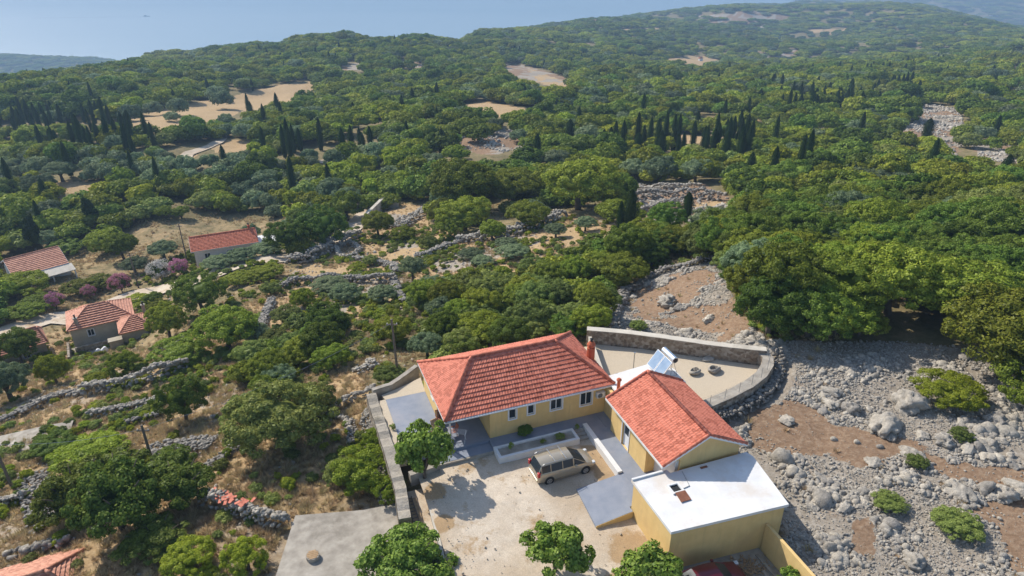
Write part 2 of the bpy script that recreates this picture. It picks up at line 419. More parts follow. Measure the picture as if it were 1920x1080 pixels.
def terr(x, y):
    x = np.asarray(x, float); y = np.asarray(y, float)
    shp = np.broadcast(x, y).shape
    q = _q(x, y).reshape(-1, 2); z = np.empty(len(q))
    for i in range(0, len(q), 40000):
        p = q[i:i + 40000]
        z[i:i + 40000] = _phi(np.linalg.norm(p[:, None] - _Q[None], axis=-1)) @ _W[:_n] + _W[_n] + p @ _W[_n + 1:]
    z = z.reshape(shp)
    r = np.hypot(x, y)
    z = z + np.clip((r - 200) / 600, 0, 1) * fbm(x / 160, y / 160, 0, 3, 4) * np.minimum(r * .016, 30) + fbm(x / 22, y / 22, 0, 9, 3) * np.clip((r - 70) / 100, 0, 1) * 1.6
    z = z + fbm(x / 5, y / 5, 0, 5, 3) * .35
    # the skyline of the wooded ridges
    uu_ = pxy(np.stack([x.ravel(), y.ravel(), z.ravel()], -1))[0].reshape(shp)
    tv = np.interp(uu_, SKU, SKV); sl = (-_sp - (tv - 540) / FPX * _cp) / np.hypot(_cp - (tv - 540) / FPX * _sp, (uu_ - 960) / FPX)
    zc = CAMH + r * sl - 8; kk = np.maximum(r, 1) * .006; zs = zc - kk * np.logaddexp(0, np.clip((zc - z) / kk, -60, 60)); zs = np.where((zc - z) / kk > 40, z, zs)
    z = np.where((r > 330) & (r < 3400) & (y > 0), zs, z)
    # headland far left
    hx, hy = x + 1560, y - 2050
    hd = np.hypot(hx / 620, hy / 330)
    z = np.maximum(z, -372 + 88 * np.clip(1.15 - hd, 0, 1) ** .6 + 8 * fbm(x / 120, y / 120, 0, 21, 3) * (hd < 1.1))
    lx, ly = w2l(x, y)
    near = r < 120
    d = np.where(near, sdpoly(lx, ly, YARD), 99); k = np.clip(1 - (d - .2) / .8, 0, 1); z = z * (1 - k) + (-.35) * k
    d = np.where(near, sdpoly(lx, ly, COMP), 99); k = np.clip(1 - (d - .0) / .7, 0, 1); z = z * (1 - k) + (-1.6) * k
    d = np.where(near, sdpoly(lx, ly, SLAB), 99); k = np.clip(1 - (d + .8) / .6, 0, 1); z = z * (1 - k) + (-2.9) * k
    return z
def terr1(x, y): return float(terr(np.array([x]), np.array([y]))[0])

def onland(uvs):
    """points of the ground seen at the given picture positions (vectorised march)"""
    uvs = np.atleast_2d(np.asarray(uvs, float))
    d = np.stack([ray(u, v) for u, v in uvs]); o = np.array([0, 0, CAMH])
    t = np.full(len(uvs), 30.0); done = np.zeros(len(uvs), bool); lo = t.copy(); hi = t.copy()
    ts = np.geomspace(30, 5000, 330)
    for i in range(1, len(ts)):
        a = ~done
        if not a.any(): break
        P = o + d[a] * ts[i]
        below = P[:, 2] < terr(P[:, 0], P[:, 1])
        ix = np.where(a)[0][below]; lo[ix] = ts[i - 1]; hi[ix] = ts[i]; done[ix] = True
    for _ in range(9):
        mid = (lo + hi) / 2; P = o + d * mid[:, None]; b = P[:, 2] < terr(P[:, 0], P[:, 1])
        hi = np.where(b, mid, hi); lo = np.where(b, lo, mid)
    P = o + d * hi[:, None]; P[:, 2] = terr(P[:, 0], P[:, 1])
    return P, hi, done

# ground cover zones traced on the ground, as picture outlines
FIELD = [[(235,222),(330,197),(430,184),(520,158),(592,152),(596,186),(520,202),(455,210),(400,228),(330,244),(262,250)],
 [(1245,110),(1300,104),(1352,112),(1347,126),(1290,128),(1250,126)], [(845,202),(900,187),(992,206),(985,220),(900,217)],
 [(1225,405),(1345,375),(1362,380),(1340,398),(1290,402),(1240,410)],[(1400,222),(1430,222),(1425,240),(1402,240)],[(340,288),(372,285),(360,300),(338,300)],
 [(395,262),(470,262),(480,282),(410,290)],[(1890,128),(1920,128),(1920,150),(1895,150)],[(1150,55),(1240,52),(1240,60),(1150,61)],[(1520,54),(1590,53),(1590,62),(1520,62)],
 [(80,340),(200,340),(200,362),(80,362)],[(1260,255),(1330,255),(1330,268),(1260,268)]]
QUARRY = [[(940,122),(965,118),(1000,126),(1055,142),(1078,160),(1040,166),(1000,152),(950,142)]]
ROCKY = [[(760,268),(850,264),(905,245),(985,242),(1004,270),(930,290),(860,285),(800,282)],[(1690,210),(1740,195),(1800,205),(1812,260),(1790,300),(1760,290),(1750,250),(1700,262)],
 [(1790,245),(1920,270),(1920,310),(1840,300)],[(640,120),(700,118),(700,130),(640,132)],[(720,112),(800,112),(800,128),(730,126)],[(1420,95),(1500,92),(1500,110),(1430,112)],
 [(1300,28),(1420,20),(1500,30),(1430,55),(1330,50)],[(1630,240),(1700,240),(1690,262),(1640,262)]]
MIDCLEAR = [(545,510),(620,450),(690,405),(760,380),(800,385),(810,425),(900,450),(1040,415),(1060,400),(1150,420),(1130,455),(1040,485),(960,520),(900,500),(790,540),(780,590),(690,600),(600,590),(545,600),(490,640),(480,560)]
WALLS_T = [(1155,345),(1320,345),(1360,365),(1400,388),(1350,412),(1200,425),(1170,400)]
STONY = [(1150,560),(1235,508),(1345,488),(1365,520),(1385,590),(1440,640),(1700,640),(1800,650),(1930,690),(1930,830),(1990,1100),(1400,1100),(1300,900),(1200,720),(1120,640)]
LEFTOPEN = [(0,640),(120,620),(300,660),(420,590),(480,560),(500,640),(420,720),(560,760),(640,690),(720,660),(800,660),(800,1100),(-100,1100),(-100,640)]
VILLAGE = [(0,480),(120,480),(236,470),(250,415),(430,402),(520,412),(560,470),(560,530),(440,560),(300,660),(120,660),(0,680)]

DIRT = [[(1395, 775), (1500, 752), (1560, 800), (1750, 830), (1735, 862), (1500, 862), (1420, 850)], [(1825, 950), (1930, 935), (1930, 1090), (1895, 1050)], [(1175, 600), (1200, 545), (1340, 500), (1362, 525), (1300, 560), (1215, 600)], [(1585, 985), (1640, 980), (1645, 1038), (1590, 1035)], [(1740, 850), (1920, 880), (1920, 930), (1780, 900)], [(1200, 600), (1400, 560), (1420, 600), (1380, 640)]]
def zone(u, v, polys): 
    r = np.zeros(np.shape(u), bool)
    for p in polys: r |= inpoly(u, v, p)
    return r

rs = np.concatenate([np.geomspace(9, 260, 560, endpoint=False), np.geomspace(260, 9000, 300)])
ths = np.linspace(-R(57), R(57), 560)
RR, TT = np.meshgrid(rs, ths, indexing='ij')
GX, GY = RR * np.sin(TT), RR * np.cos(TT) - 4
GZ = terr(GX, GY)
verts = np.stack([GX, GY, GZ], -1).reshape(-1, 3)
nr, nt_ = RR.shape
i, j = np.meshgrid(np.arange(nr - 1), np.arange(nt_ - 1), indexing='ij')
a = (i * nt_ + j).ravel()
faces = np.stack([a, a + 1, a + nt_ + 1, a + nt_], -1)


m = mat('ground_cover', (.2, .16, .1), .95, .1); M['ground'] = m
at_ = N(m, 'ShaderNodeAttribute'); at_.attribute_name = 'zone'
sep = N(m, 'ShaderNodeSeparateColor'); lk(m, at_.outputs['Color'], sep.inputs[0])
co = coords(m)
n1 = noise(m, co, .35, 11, .78); n2 = noise(m, co, 2.5, 8, .75); n3 = noise(m, co, .05, 4)
floor_ = ramp(m, n1, [(.3, (.11, .10, .045)), (.5, (.20, .165, .085)), (.7, (.32, .24, .135))])
straw = ramp(m, n2, [(.3, (.27, .175, .09)), (.5, (.42, .295, .16)), (.7, (.54, .41, .25))])
soil = ramp(m, n2, [(.28, (.17, .105, .065)), (.5, (.26, .172, .11)), (.72, (.40, .30, .21))])
stone = ramp(m, n2, [(.3, (.20, .165, .125)), (.5, (.33, .285, .23)), (.7, (.47, .43, .37))])
def thr(sock, w=.25):
    ad = N(m, 'ShaderNodeMath', operation='ADD'); lk(m, sock, ad.inputs[0])
    sb = N(m, 'ShaderNodeMath', operation='MULTIPLY_ADD'); lk(m, n1, sb.inputs[0]); sb.inputs[1].default_value = .9; sb.inputs[2].default_value = -.45
    lk(m, sb.outputs[0], ad.inputs[1])
    return ramp(m, ad.outputs[0], [(.5 - w / 2, (0, 0, 0)), (.5 + w / 2, (1, 1, 1))])
col = mix(m, thr(sep.outputs[0]), floor_, soil)
col = mix(m, thr(sep.outputs[1]), col, straw)
col = mix(m, thr(sep.outputs[2]), col, stone)
setcol(m, col); bump(m, n2, .12)
me = npmesh('ground', verts, faces, [m], smooth=True)
u, v, w = pxy(verts); 
zc = np.zeros((len(verts), 4), np.float32); zc[:, 3] = 1
du = fbm(verts[:, 0] / 6, verts[:, 1] / 6, 0, 31) * 9; dv = fbm(verts[:, 0] / 6, verts[:, 1] / 6, 0, 41) * 4
uu, vv = u + du, v + dv
inv = verts[:, 1] > 0
def setz(mask, ch, val): zc[mask & inv, ch] = np.maximum(zc[mask & inv, ch], val)
f9 = fbm(verts[:, 0] / 9, verts[:, 1] / 9, 0, 51)
setz(zone(uu, vv, FIELD), 1, 1.0)
setz(zone(uu, vv, QUARRY), 0, .95); setz(zone(uu, vv, QUARRY) & (f9 > 0), 2, .8); setz(zone(uu, vv, [[(985,125),(1078,160),(1040,166),(1000,152)]]), 1, .7)
setz(zone(uu, vv, ROCKY), 0, .7); setz(zone(uu, vv, ROCKY) & (f9 > 0), 2, .8)
mc = zone(uu, vv, [MIDCLEAR]); setz(mc, 1, .75); setz(mc & (f9 > .15), 2, .62); setz(mc & (f9 < -.2), 0, .9)
setz(zone(uu, vv, [WALLS_T]), 0, .9)
st = zone(uu, vv, [STONY]); setz(st, 0, 1.0); dd_ = zone(u + fbm(verts[:, 0] / 2, verts[:, 1] / 2, 0, 32) * 34, v + fbm(verts[:, 0] / 2, verts[:, 1] / 2, 0, 42) * 22, DIRT); setz(st & ~dd_, 2, .66)
LXg, LYg = w2l(verts[:, 0], verts[:, 1])
lo_ = zone(uu, vv, [LEFTOPEN]) & (LXg < -7); setz(lo_, 1, .62); setz(lo_ & (f9 > .2), 0, .55); setz(lo_ & (f9 < -.3), 2, .5)
setz(zone(uu, vv, [VILLAGE]), 1, .45)
ca = me.color_attributes.new('zone', 'FLOAT_COLOR', 'POINT'); ca.data.foreach_set('color', zc.ravel())
ground = obj('ground', me); tag(ground, 'rocky scrubby hillside ground falling away to the sea', kind='structure')

# sea
m = mat('sea_water', (.30, .42, .48), .45, .5); M['sea'] = m
co = coords(m); mp = N(m, 'ShaderNodeMapping'); mp.inputs['Scale'].default_value = (.25, 1, 1); lk(m, co, mp.inputs['Vector'])
bump(m, noise(m, mp.outputs[0], .02, 8, .75), 4.0, .8)
setcol(m, ramp(m, noise(m, mp.outputs[0], .0011, 6, .6), [(.35, (.27, .39, .46)), (.65, (.35, .46, .52))]))
sea = MB().add([(-26000, -3000, -330), (26000, -3000, -330), (26000, 34000, -330), (-26000, 34000, -330)], [(0, 1, 2, 3)]).build('sea', M['sea'])
tag(sea, 'calm hazy blue sea beyond the hills', kind='structure')

# ------------------------------------------------------------------ roofs, walls with openings
def lerp(a, b, t): return a + (b - a) * t
LIFT = .075
def tile_slope(mb, EL, ER, RL, RR_, rows, pitch=.11, m=0, lift=.075, amp=.015):
    lift = LIFT if lift == .075 else lift
    """overlapping courses of roof tiles on one slope; E* = eave corners, R* = top corners (left, right seen from outside)"""
    EL, ER, RL, RR_ = [Vector(p) for p in (EL, ER, RL, RR_)]
    ax = (ER - EL).normalized(); up = (RL - EL); n = ax.cross(up).normalized()
    for k in range(rows):
        a, b = k / rows, (k + 1) / rows
        la, ra, lb, rb = lerp(EL, RL, a), lerp(ER, RR_, a), lerp(EL, RL, b), lerp(ER, RR_, b)
        cnt = max(2, int((ra - la).length / pitch)); vs = []
        for i in range(cnt + 1):
            t = i / cnt; p = lerp(la, ra, t); q = lerp(lb, rb, t)
            w = amp * (1 if i % 2 else -1) + rnd.uniform(-.005, .005)
            vs += [p + n * .0, p + n * (lift + w), q + n * (.018 + w * .8)]
        fs = []
        for i in range(cnt):
            c = i * 3; d = c + 3
            fs += [(c, d, d + 1, c + 1), (c + 1, d + 1, d + 2, c + 2)]
        mb.add(vs, fs, m)
def ridge_caps(mb, A, B, r=.13, m=0, step=.4):
    A, B = Vector(A), Vector(B); L_ = (B - A).length; n = max(1, int(L_ / step)); pts = []; rs_ = []
    for i in range(n):
        pts += [lerp(A, B, i / n), lerp(A, B, (i + .97) / n)]; rs_ += [r * 1.12, r * .88]
    mb.tube(pts, rs_, 8, m)
def hip_roof(parent, x0, x1, y0, y1, e, h, rl, rr, off, rows, mt, pitch=.11, thick=.12, cap=.13, fascia=None, ridge=None):
    ym = (y0 + y1) / 2
    A, B, Cc, D_ = (x0, y0, e), (x1, y0, e), (x1, y1, e), (x0, y1, e); P, Q = (x0 + rl, ym, h), (x1 - rr, ym, h)
    mb = MB()
    tile_slope(mb, A, B, P, Q, rows, pitch); tile_slope(mb, Cc, D_, Q, P, rows, pitch)
    tile_slope(mb, D_, A, P, P, rows, pitch); tile_slope(mb, B, Cc, Q, Q, rows, pitch)
    lowr = [(p[0], p[1], p[2] - .02) for p in (A, B, Cc, D_, P, Q)]
    mb.add(lowr, [(3, 2, 1, 0), (0, 1, 5, 4), (2, 3, 4, 5), (3, 0, 4), (1, 2, 5)])
    r = mb.build('roof', mt, parent, off=off)
    up = .07
    rc = MB()
    P2, Q2 = (P[0], P[1], P[2] + up), (Q[0], Q[1], Q[2] + up)
    ridge_caps(rc, P2, Q2, cap)
    for a, b in ((A, P2), (D_, P2), (B, Q2), (Cc, Q2)): ridge_caps(rc, (a[0], a[1], a[2] + .05), b, cap)
    rc.build('ridge_tiles', mt, r, smooth=True, off=off)
    if fascia:
        fb = MB(); t = .035
        fb.box(x0 - t, x1 + t, y0 - t, y0, e - thick, e + .02); fb.box(x0 - t, x1 + t, y1, y1 + t, e - thick, e + .02)
        fb.box(x0 - t, x0, y0, y1, e - thick, e + .02); fb.box(x1, x1 + t, y0, y1, e - thick, e + .02)
        fb.box(x0, x1, y0, y1, e - thick * .8, e - .025)
        fb.build('fascia', fascia, parent, off=off)
    return r
def gable_roof(parent, x0, x1, y0, y1, e, h, off, rows, mt, pitch=.11, cap=.13, fascia=None, xm=None, along='y', verge=True, back=True):
    """ridge runs along y (or x)"""
    xm = (x0 + x1) / 2 if xm is None else xm
    T = (lambda p: p) if along == 'y' else (lambda p: (p[1], p[0], p[2]))
    mb = MB()
    a, b, c_, d = (x0, y1, e), (x0, y0, e), (x1, y0, e), (x1, y1, e); P, Q = (xm, y0, h), (xm, y1, h)
    if along == 'y':
        tile_slope(mb, a, b, Q, P, rows, pitch)
        if back: tile_slope(mb, c_, d, P, Q, rows, pitch)
    else:
        tile_slope(mb, T(b), T(a), T(P), T(Q), rows, pitch)
        if back: tile_slope(mb, T(d), T(c_), T(Q), T(P), rows, pitch)
    t = .1
    prof = [(x0, e - .02), (xm, h - .02), (x1, e - .02), (x1 - .02, e - t - .02), (xm, h - t - .04), (x0 + .02, e - t - .02)]
    vs = [T((p[0], y0, p[1])) for p in prof] + [T((p[0], y1, p[1])) for p in prof]
    mb.add(vs, [(0, 1, 4, 5), (1, 2, 3, 4), (11, 10, 7, 6), (10, 9, 8, 7)] + [(i, (i + 1) % 6, 6 + (i + 1) % 6, 6 + i) for i in range(6)])
    r = mb.build('roof', mt, parent, off=off)
    rc = MB(); ridge_caps(rc, T((xm, y0, h + .07)), T((xm, y1, h + .07)), cap)
    if verge:
        for yy in (y0 + .06, y1 - .06):
            for xe in (x0, x1): ridge_caps(rc, T((xe, yy, e + .06)), T((xm, yy, h + .08)), cap * .9)
    rc.build('ridge_tiles', mt, r, smooth=True, off=off)
    if fascia:
        fb = MB(); f = .05
        def bx(xa, xb, ya, yb, za, zb):
            if along == 'y': fb.box(xa, xb, ya, yb, za, zb)
            else: fb.box(ya, yb, xa, xb, za, zb)
        bx(x0 - f, x0, y0, y1, e - .14, e + .03); bx(x1, x1 + f, y0, y1, e - .14, e + .03)
        for yy, s in ((y0, -1), (y1, 1)):
            ya, yb = sorted((yy, yy + s * .04))
            for pa, pb in (((x0, e), (xm, h)), ((xm, h), (x1, e))):
                vs = [T((pa[0], ya, pa[1] - .13)), T((pb[0], ya, pb[1] - .13)), T((pb[0], ya, pb[1] + .03)), T((pa[0], ya, pa[1] + .03)),
                      T((pa[0], yb, pa[1] - .13)), T((pb[0], yb, pb[1] - .13)), T((pb[0], yb, pb[1] + .03)), T((pa[0], yb, pa[1] + .03))]
                fb.add(vs, [(0, 1, 2, 3), (7, 6, 5, 4), (0, 4, 5, 1), (1, 5, 6, 2), (2, 6, 7, 3), (3, 7, 4, 0)])
        fb.build('fascia', fascia, parent, off=off)
    return r
def wall_run(mb, axis, c0, c1, s0, s1, z0, z1, ops, m=0):
    """wall slab from s0 to s1 along axis ('x' or 'y'), occupying c0..c1 across, with openings (a, b, za, zb)"""
    cuts = sorted({s0, s1} | {o[0] for o in ops} | {o[1] for o in ops})
    for a, b in zip(cuts[:-1], cuts[1:]):
        seg = [(z0, z1)]
        for o in ops:
            if o[0] <= a + 1e-6 and o[1] >= b - 1e-6:
                seg = [(z0, o[2])] * (o[2] > z0 + 1e-3) + [(o[3], z1)] * (o[3] < z1 - 1e-3)
        for za, zb in seg:
            if axis == 'x': mb.box(a, b, c0, c1, za, zb, m)
            else: mb.box(c0, c1, a, b, za, zb, m)
def window(parent, axis, face, a, b, za, zb, sgn, off, panes=2, name='window', trim=.1, doorlike=False):
    """surround and sash (frame) with a glass pane child; face = coordinate of the wall's outer face, sgn = outward direction"""
    fr = MB()
    def bx(s0, s1, d0, d1, z0, z1, mb=fr):
        q0, q1 = sorted((face + sgn * d0, face + sgn * d1))
        if axis == 'x': mb.box(s0, s1, q0, q1, z0, z1)
        else: mb.box(q0, q1, s0, s1, z0, z1)
    if trim:
        bx(a - trim, a, 0.001, .03, za - trim, zb + trim); bx(b, b + trim, 0.001, .03, za - trim, zb + trim)
        bx(a, b, 0.001, .03, zb, zb + trim); bx(a, b, 0.001, .05, za - trim, za)
    t = .05
    bx(a + .001, a + t, -.12, -.06, za, zb); bx(b - t, b - .001, -.12, -.06, za, zb); bx(a + t, b - t, -.12, -.06, za, za + t); bx(a + t, b - t, -.12, -.06, zb - t, zb)
    for k in range(1, panes):
        c_ = a + (b - a) * k / panes; bx(c_ - .03, c_ + .03, -.115, -.055, za + t, zb - t)
    w = fr.build(name, M['frame'], parent, off=off)
    g = MB(); bx(a + t, b - t, -.10, -.09, za + t, zb - t, g); g.build('pane', M['dark'], w, off=off)
    return w

def local_root(name, x, y, z, label, cat, group=None):
    p = l2w(x, y, z); return empty(name, p, HA, label, cat, group), (x, y, z)

# ------------------------------------------------------------------ the yellow house
house, off = local_root('yellow_house', 0, 0, 0, 'yellow house with a hipped bright red tile roof, corner porch and four front windows', 'house')
w = MB()
W4 = [(1.5, 2.06, 1.34, 2.2), (3.0, 3.52, 1.38, 2.2), (4.86, 5.8, 1.28, 2.22), (7.36, 8.32, 1.05, 2.25)]
wall_run(w, 'x', 0, .25, 0, 9.7, -.1, 2.58, W4)
w.box(0, .25, .25, 3.6, -.1, 2.58)
wall_run(w, 'x', 3.6, 3.85, -3.1, 0, -.1, 2.58, [(-3.0, -2.1, 0, 2.05)])
wall_run(w, 'y', -3.1, -2.85, 3.85, 7.6, -.1, 2.58, [(4.6, 5.4, 1.1, 2.1)])
w.box(-3.1, 9.7, 7.6, 7.85, -.1, 2.58); w.box(9.45, 9.7, .25, 7.6, -.1, 2.58)
w.box(-2.85, 0, 3.86, 7.6, 2.3, 2.45); w.box(0.25, 9.45, .25, 7.6, 2.3, 2.45)
w.build('wall', M['yellow'], house)
for i, (a, b, za, zb) in enumerate(W4): window(house, 'x', 0, a, b, za, zb, -1, off, 2 if b - a > .7 else 1)
dr = window(house, 'x', 3.6, -3.0, -2.1, 0, 2.05, -1, off, 1, name='door', trim=.08)
window(house, 'y', -3.1, 4.6, 5.4, 1.1, 2.1, -1, off, 1)
hip_roof(house, -3.45, 10.1, -.27, 8.0, 2.62, 4.88, 3.3, 3.35, off, 13, M['tile'], fascia=M['white'], thick=.15)
g = MB(); g.tube([(-3.5, -.36, 2.56), (10.1, -.36, 2.56)], .06, 8); g.tube([(9.6, -.36, 2.52), (9.6, -.08, 2.4), (9.6, -.08, 0)], .04, 8)
g.build('gutter', M['white'], house, smooth=True)
pp = MB(); pp.box(-3.1, -2.98, -.06, .06, 0, 2.5); pp.build('post', M['white'], house)
ch = MB(); ch.tube([(9.75, 3.3, 2.4), (9.75, 3.3, 3.95)], [.33, .33], 10); ch.tube([(9.75, 3.3, 3.95), (9.75, 3.3, 4.15)], [.24, .24], 10); ch.tube([(9.75, 3.3, 4.15), (9.75, 3.3, 4.28), (9.75, 3.3, 4.5)], [.36, .33, .16], 10)
c_ = ch.build('chimney', M['brick'], house, bevel=.01)
cc = MB(); cc.tube([(9.75, 3.3, 4.5), (9.75, 3.3, 4.72)], [.12, .1], 8); cc.tube([(9.75, 3.3, 4.72), (9.75, 3.3, 4.8)], [.17, .05], 8); cc.build('cowl', M['black'], c_)
ac = MB(); ac.box(8.62, 9.32, -.32, -.02, 1.62, 2.12); a1 = ac.build('air_conditioner', M['white'], house, bevel=.02)
fan = MB()
for k in range(5):
    r0 = .2 - k * .04; fan.tube([(8.86 + r0 * math.cos(t * math.pi / 8), -.335, 1.87 + r0 * math.sin(t * math.pi / 8)) for t in range(17)], .008, 4)
for k in range(6):
    an = k * math.pi / 3; fan.tube([(8.86, -.335, 1.87), (8.86 + .2 * math.cos(an), -.335, 1.87 + .2 * math.sin(an))], .006, 4)
fan.build('fan_grille', M['pipe'], a1)
fd = MB(); fd.tube([(8.86, -.322, 1.87), (8.86, -.326, 1.87)], .19, 20); fd.build('fan', M['dark'], a1)

# ------------------------------------------------------------------ annex with gable roof
annex, off = local_root('tiled_annex', 8.9, -2.2, 0, 'yellow annex with an orange red gabled tile roof right of the yellow house', 'building')
w = MB()
wall_run(w, 'y', 8.9, 9.15, -7.25, -2.2, -.1, 2.86, [(-4.9, -3.9, 0, 2.1)])
w.box(9.15, 9.65, -7.25, -7.0, -.1, 2.86)
w.box(9.15, 14.3, -2.45, -2.2, -.1, 2.86); w.box(14.3, 14.55, -9.75, -2.2, -.1, 2.86)
w.box(9.9, 14.3, -9.75, -9.5, -.1, 2.86)
w.add([(9.0, -9.75, 2.86), (14.55, -9.75, 2.86), (11.75, -9.75, 4.32), (9.0, -9.5, 2.86), (14.55, -9.5, 2.86), (11.75, -9.5, 4.32)], [(0, 1, 2), (5, 4, 3), (0, 3, 4, 1), (1, 4, 5, 2), (2, 5, 3, 0)])
w.add([(9.0, -2.45, 2.86), (14.55, -2.45, 2.86), (11.75, -2.45, 4.32), (9.0, -2.2, 2.86), (14.55, -2.2, 2.86), (11.75, -2.2, 4.32)], [(0, 1, 2), (5, 4, 3), (0, 3, 4, 1), (1, 4, 5, 2), (2, 5, 3, 0)])
w.box(9.45, 9.7, -2.2, -.001, -.1, 2.4)
w.build('wall', M['yellow'], annex, off=off)
w = MB(); w.box(9.65, 9.9, -9.6, -7.0, -.1, 2.84); w.build('white_wall', M['white'], annex, off=off)
d = MB(); d.box(9.02, 9.08, -4.86, -3.94, 0.02, 2.08); dd = d.build('door', M['frame'], annex, off=off)
d = MB(); d.box(9.005, 9.02, -4.72, -4.08, 1.1, 1.95); d.build('pane', M['dark'], dd, off=off)
d = MB(); d.box(8.86, 8.9, -4.98, -4.9, 0, 2.18); d.box(8.86, 8.9, -3.9, -3.82, 0, 2.18); d.box(8.86, 8.9, -4.9, -3.9, 2.1, 2.18); d.build('door_frame', M['frame'], annex, off=off)
gable_roof(annex, 8.42, 14.95, -10.0, -2.0, 2.9, 4.5, off, 12, M['tile'], pitch=.11, xm=11.75, cap=.13, fascia=M['white'])
# flat slab behind the annex that carries the solar heater
slab_, off = local_root('white_slab_roof', 10, .5, 0, 'low white flat slab roof tucked behind the tiled annex', 'building')
w = MB(); w.prism([(9.75, -1.95), (15.4, -1.95), (15.55, .1), (13.9, 1.3), (9.75, .9)], 2.45, 2.6); w.build('roof', M['whiteroof'], slab_, off=off)
w = MB(); w.prism([(9.9, -1.98), (15.2, -1.98), (15.35, 0), (13.8, 1.1), (9.9, .75)], -.1, 2.45); w.build('wall', M['yellow'], slab_, off=off)
ch = MB(); ch.tube([(9.95, -1.1, 2.6), (9.95, -1.1, 3.55)], .13, 10); ch.tube([(9.95, -1.1, 3.55), (9.95, -1.1, 3.62), (9.95, -1.1, 3.72)], [.2, .2, .1], 10); ch.build('chimney', M['brick'], slab_, off=off)

# ------------------------------------------------------------------ flat white roofed garage building
flat, off = local_root('flat_roof_building', 6.4, -14.4, -1.1, 'yellow block with a flat white roof below the tiled annex', 'building')
FR_ = [(6.33, -9.72), (8.95, -9.7), (9.0, -10.04), (14.95, -10.05), (15.1, -10.6), (14.36, -15.0), (6.36, -14.42)]
w = MB(); w.prism(FR_, 2.1, 2.3); w.build('roof', M['whiteroof'], flat, off=off)
w = MB(); w.box(6.33, 8.6, -9.86, -9.72, 2.302, 2.42); w.build('roof_lip', M['white'], flat, off=off)
w = MB(); w.prism([(6.45, -9.85), (9.62, -9.85), (9.62, -10.12), (14.85, -10.12), (14.95, -10.6), (14.22, -14.86), (6.48, -14.3)], -1.6, 2.1); w.build('wall', M['yellow'], flat, off=off)
w = MB(); a = [(8.14, -11.78), (8.9, -11.78), (8.9, -11.08), (8.14, -11.08)]
w.box(8.1, 8.94, -11.86, -11.74, 2.302, 2.42); w.box(8.1, 8.94, -11.14, -11.02, 2.302, 2.42); w.box(8.1, 8.22, -11.74, -11.14, 2.302, 2.42); w.box(8.82, 8.94, -11.74, -11.14, 2.302, 2.42)
hc = w.build('hatch_curb', M['white'], flat, off=off)
w = MB(); w.box(8.22, 8.82, -11.74, -11.14, 2.303, 2.312); w.build('hatch_painted_dark', M['black'], hc, off=off)  # black sheet on the uncut roof, painting the dark inside of the hatch
w = MB(); w.box(11.1, 11.6, -10.45, -10.3, 2.302, 2.36); w.build('roof_outlet', M['rust'], flat, off=off)
w = MB(); w.tube([(9.8, -10.2, 2.325), (9.5, -11.5, 2.325)], .016, 6); w.tube([(9.5, -11.52, 2.33), (8.98, -11.6, 2.33)], .03, 6); w.build('roof_pipe', M['pipe'], flat, off=off)
p = l2w(8.55, -12.25, 2.302)
w = MB(); w.add([(-.36, -.36, .06), (.36, -.36, .04), (.36, .36, .16), (-.36, .36, .18), (-.36, -.36, .09), (.36, -.36, .07), (.36, .36, .19), (-.36, .36, .21)], [(3, 2, 1, 0), (4, 5, 6, 7), (0, 1, 5, 4), (1, 2, 6, 5), (2, 3, 7, 6), (3, 0, 4, 7)])
rp = w.build('rusty_plate', M['rust']); rp.location = p; rp.rotation_euler = (0, 0, HA); tag(rp, 'square rusty metal hatch lid lying on the flat white roof', 'lid')

# ------------------------------------------------------------------ paving, steps, planter, ramp
def lobj(name, mb, mt, label=None, cat=None, kind=None, **kw):
    xs = [q[0] for q in mb.v]; ys = [q[1] for q in mb.v]; zs = [q[2] for q in mb.v]
    off = ((min(xs) + max(xs)) / 2, (min(ys) + max(ys)) / 2, min(zs))
    o = mb.build(name, mt, off=off, **kw); o.location = l2w(*off); o.rotation_euler = (0, 0, HA)
    return tag(o, label, cat, kind=kind)
w = MB(); w.prism([(-6.4, -.05), (-.02, -.05), (-.02, 3.62), (-3.12, 3.62), (-3.12, 7.5), (-6.4, 7.5)], -.5, -.004, 0); w.prism([(7.5, -9.7), (9.9, -9.7), (9.9, 0), (7.5, 0)], -.5, -.003); w.prism([(-.02, -1.15), (7.5, -1.15), (7.5, 0.02), (-.02, .02)], -.5, -.002)
lobj('terrace_paving', w, M['bluegrey'], 'blue grey painted concrete terrace wrapping the yellow house', kind='structure')
w = MB(); w.box(-4.6, -.02, -.22, -.05, -.5, .03); w.box(-.14, -.02, -1.2, -.22, -.5, .04); w.box(2.55, 2.63, -1.15, -.02, -.002, .03); w.box(8.7, 8.78, -1.8, -.05, -.002, .03)
lobj('terrace_kerb', w, M['bluegrey'], 'low painted kerb edging the terrace', kind='structure')
w = MB(); w.box(-4.75, -.15, -1.2, -.22, -.5, -.17)
lobj('lower_step', w, M['bluegrey'], 'wide blue grey step below the porch', kind='structure')
w = MB(); w.box(-4.95, -.15, -1.34, -1.2, -.6, -.19); lobj('step_edge', w, M['concrete'], 'bare concrete edge of the wide porch step', kind='structure')
w = MB(); w.box(-6.95, -6.4, -.2, 7.5, -.5, .02); w.prism([(-6.4, 7.5), (-3.1, 7.5), (-3.0, 9.6), (-4.6, 8.9), (-6.6, 8.2)], -.5, .0); lobj('planting_strip', w, M['yard'], 'pale gravel strip beside the left terrace', kind='structure')
pl = empty('planter', l2w(-.2, -2.5, -.5), HA, 'long white walled planter bed in front of the yellow house', 'planter'); off = (-.2, -2.5, -.5)
w = MB(); w.box(-.15, 6.2, -2.5, -2.28, -.6, .12); w.box(-.15, .07, -2.28, -1.15, -.6, .13); w.box(6.0, 6.2, -2.28, -1.35, -.6, .121); w.box(.07, 6.2, -1.35, -1.15, -.6, .11)
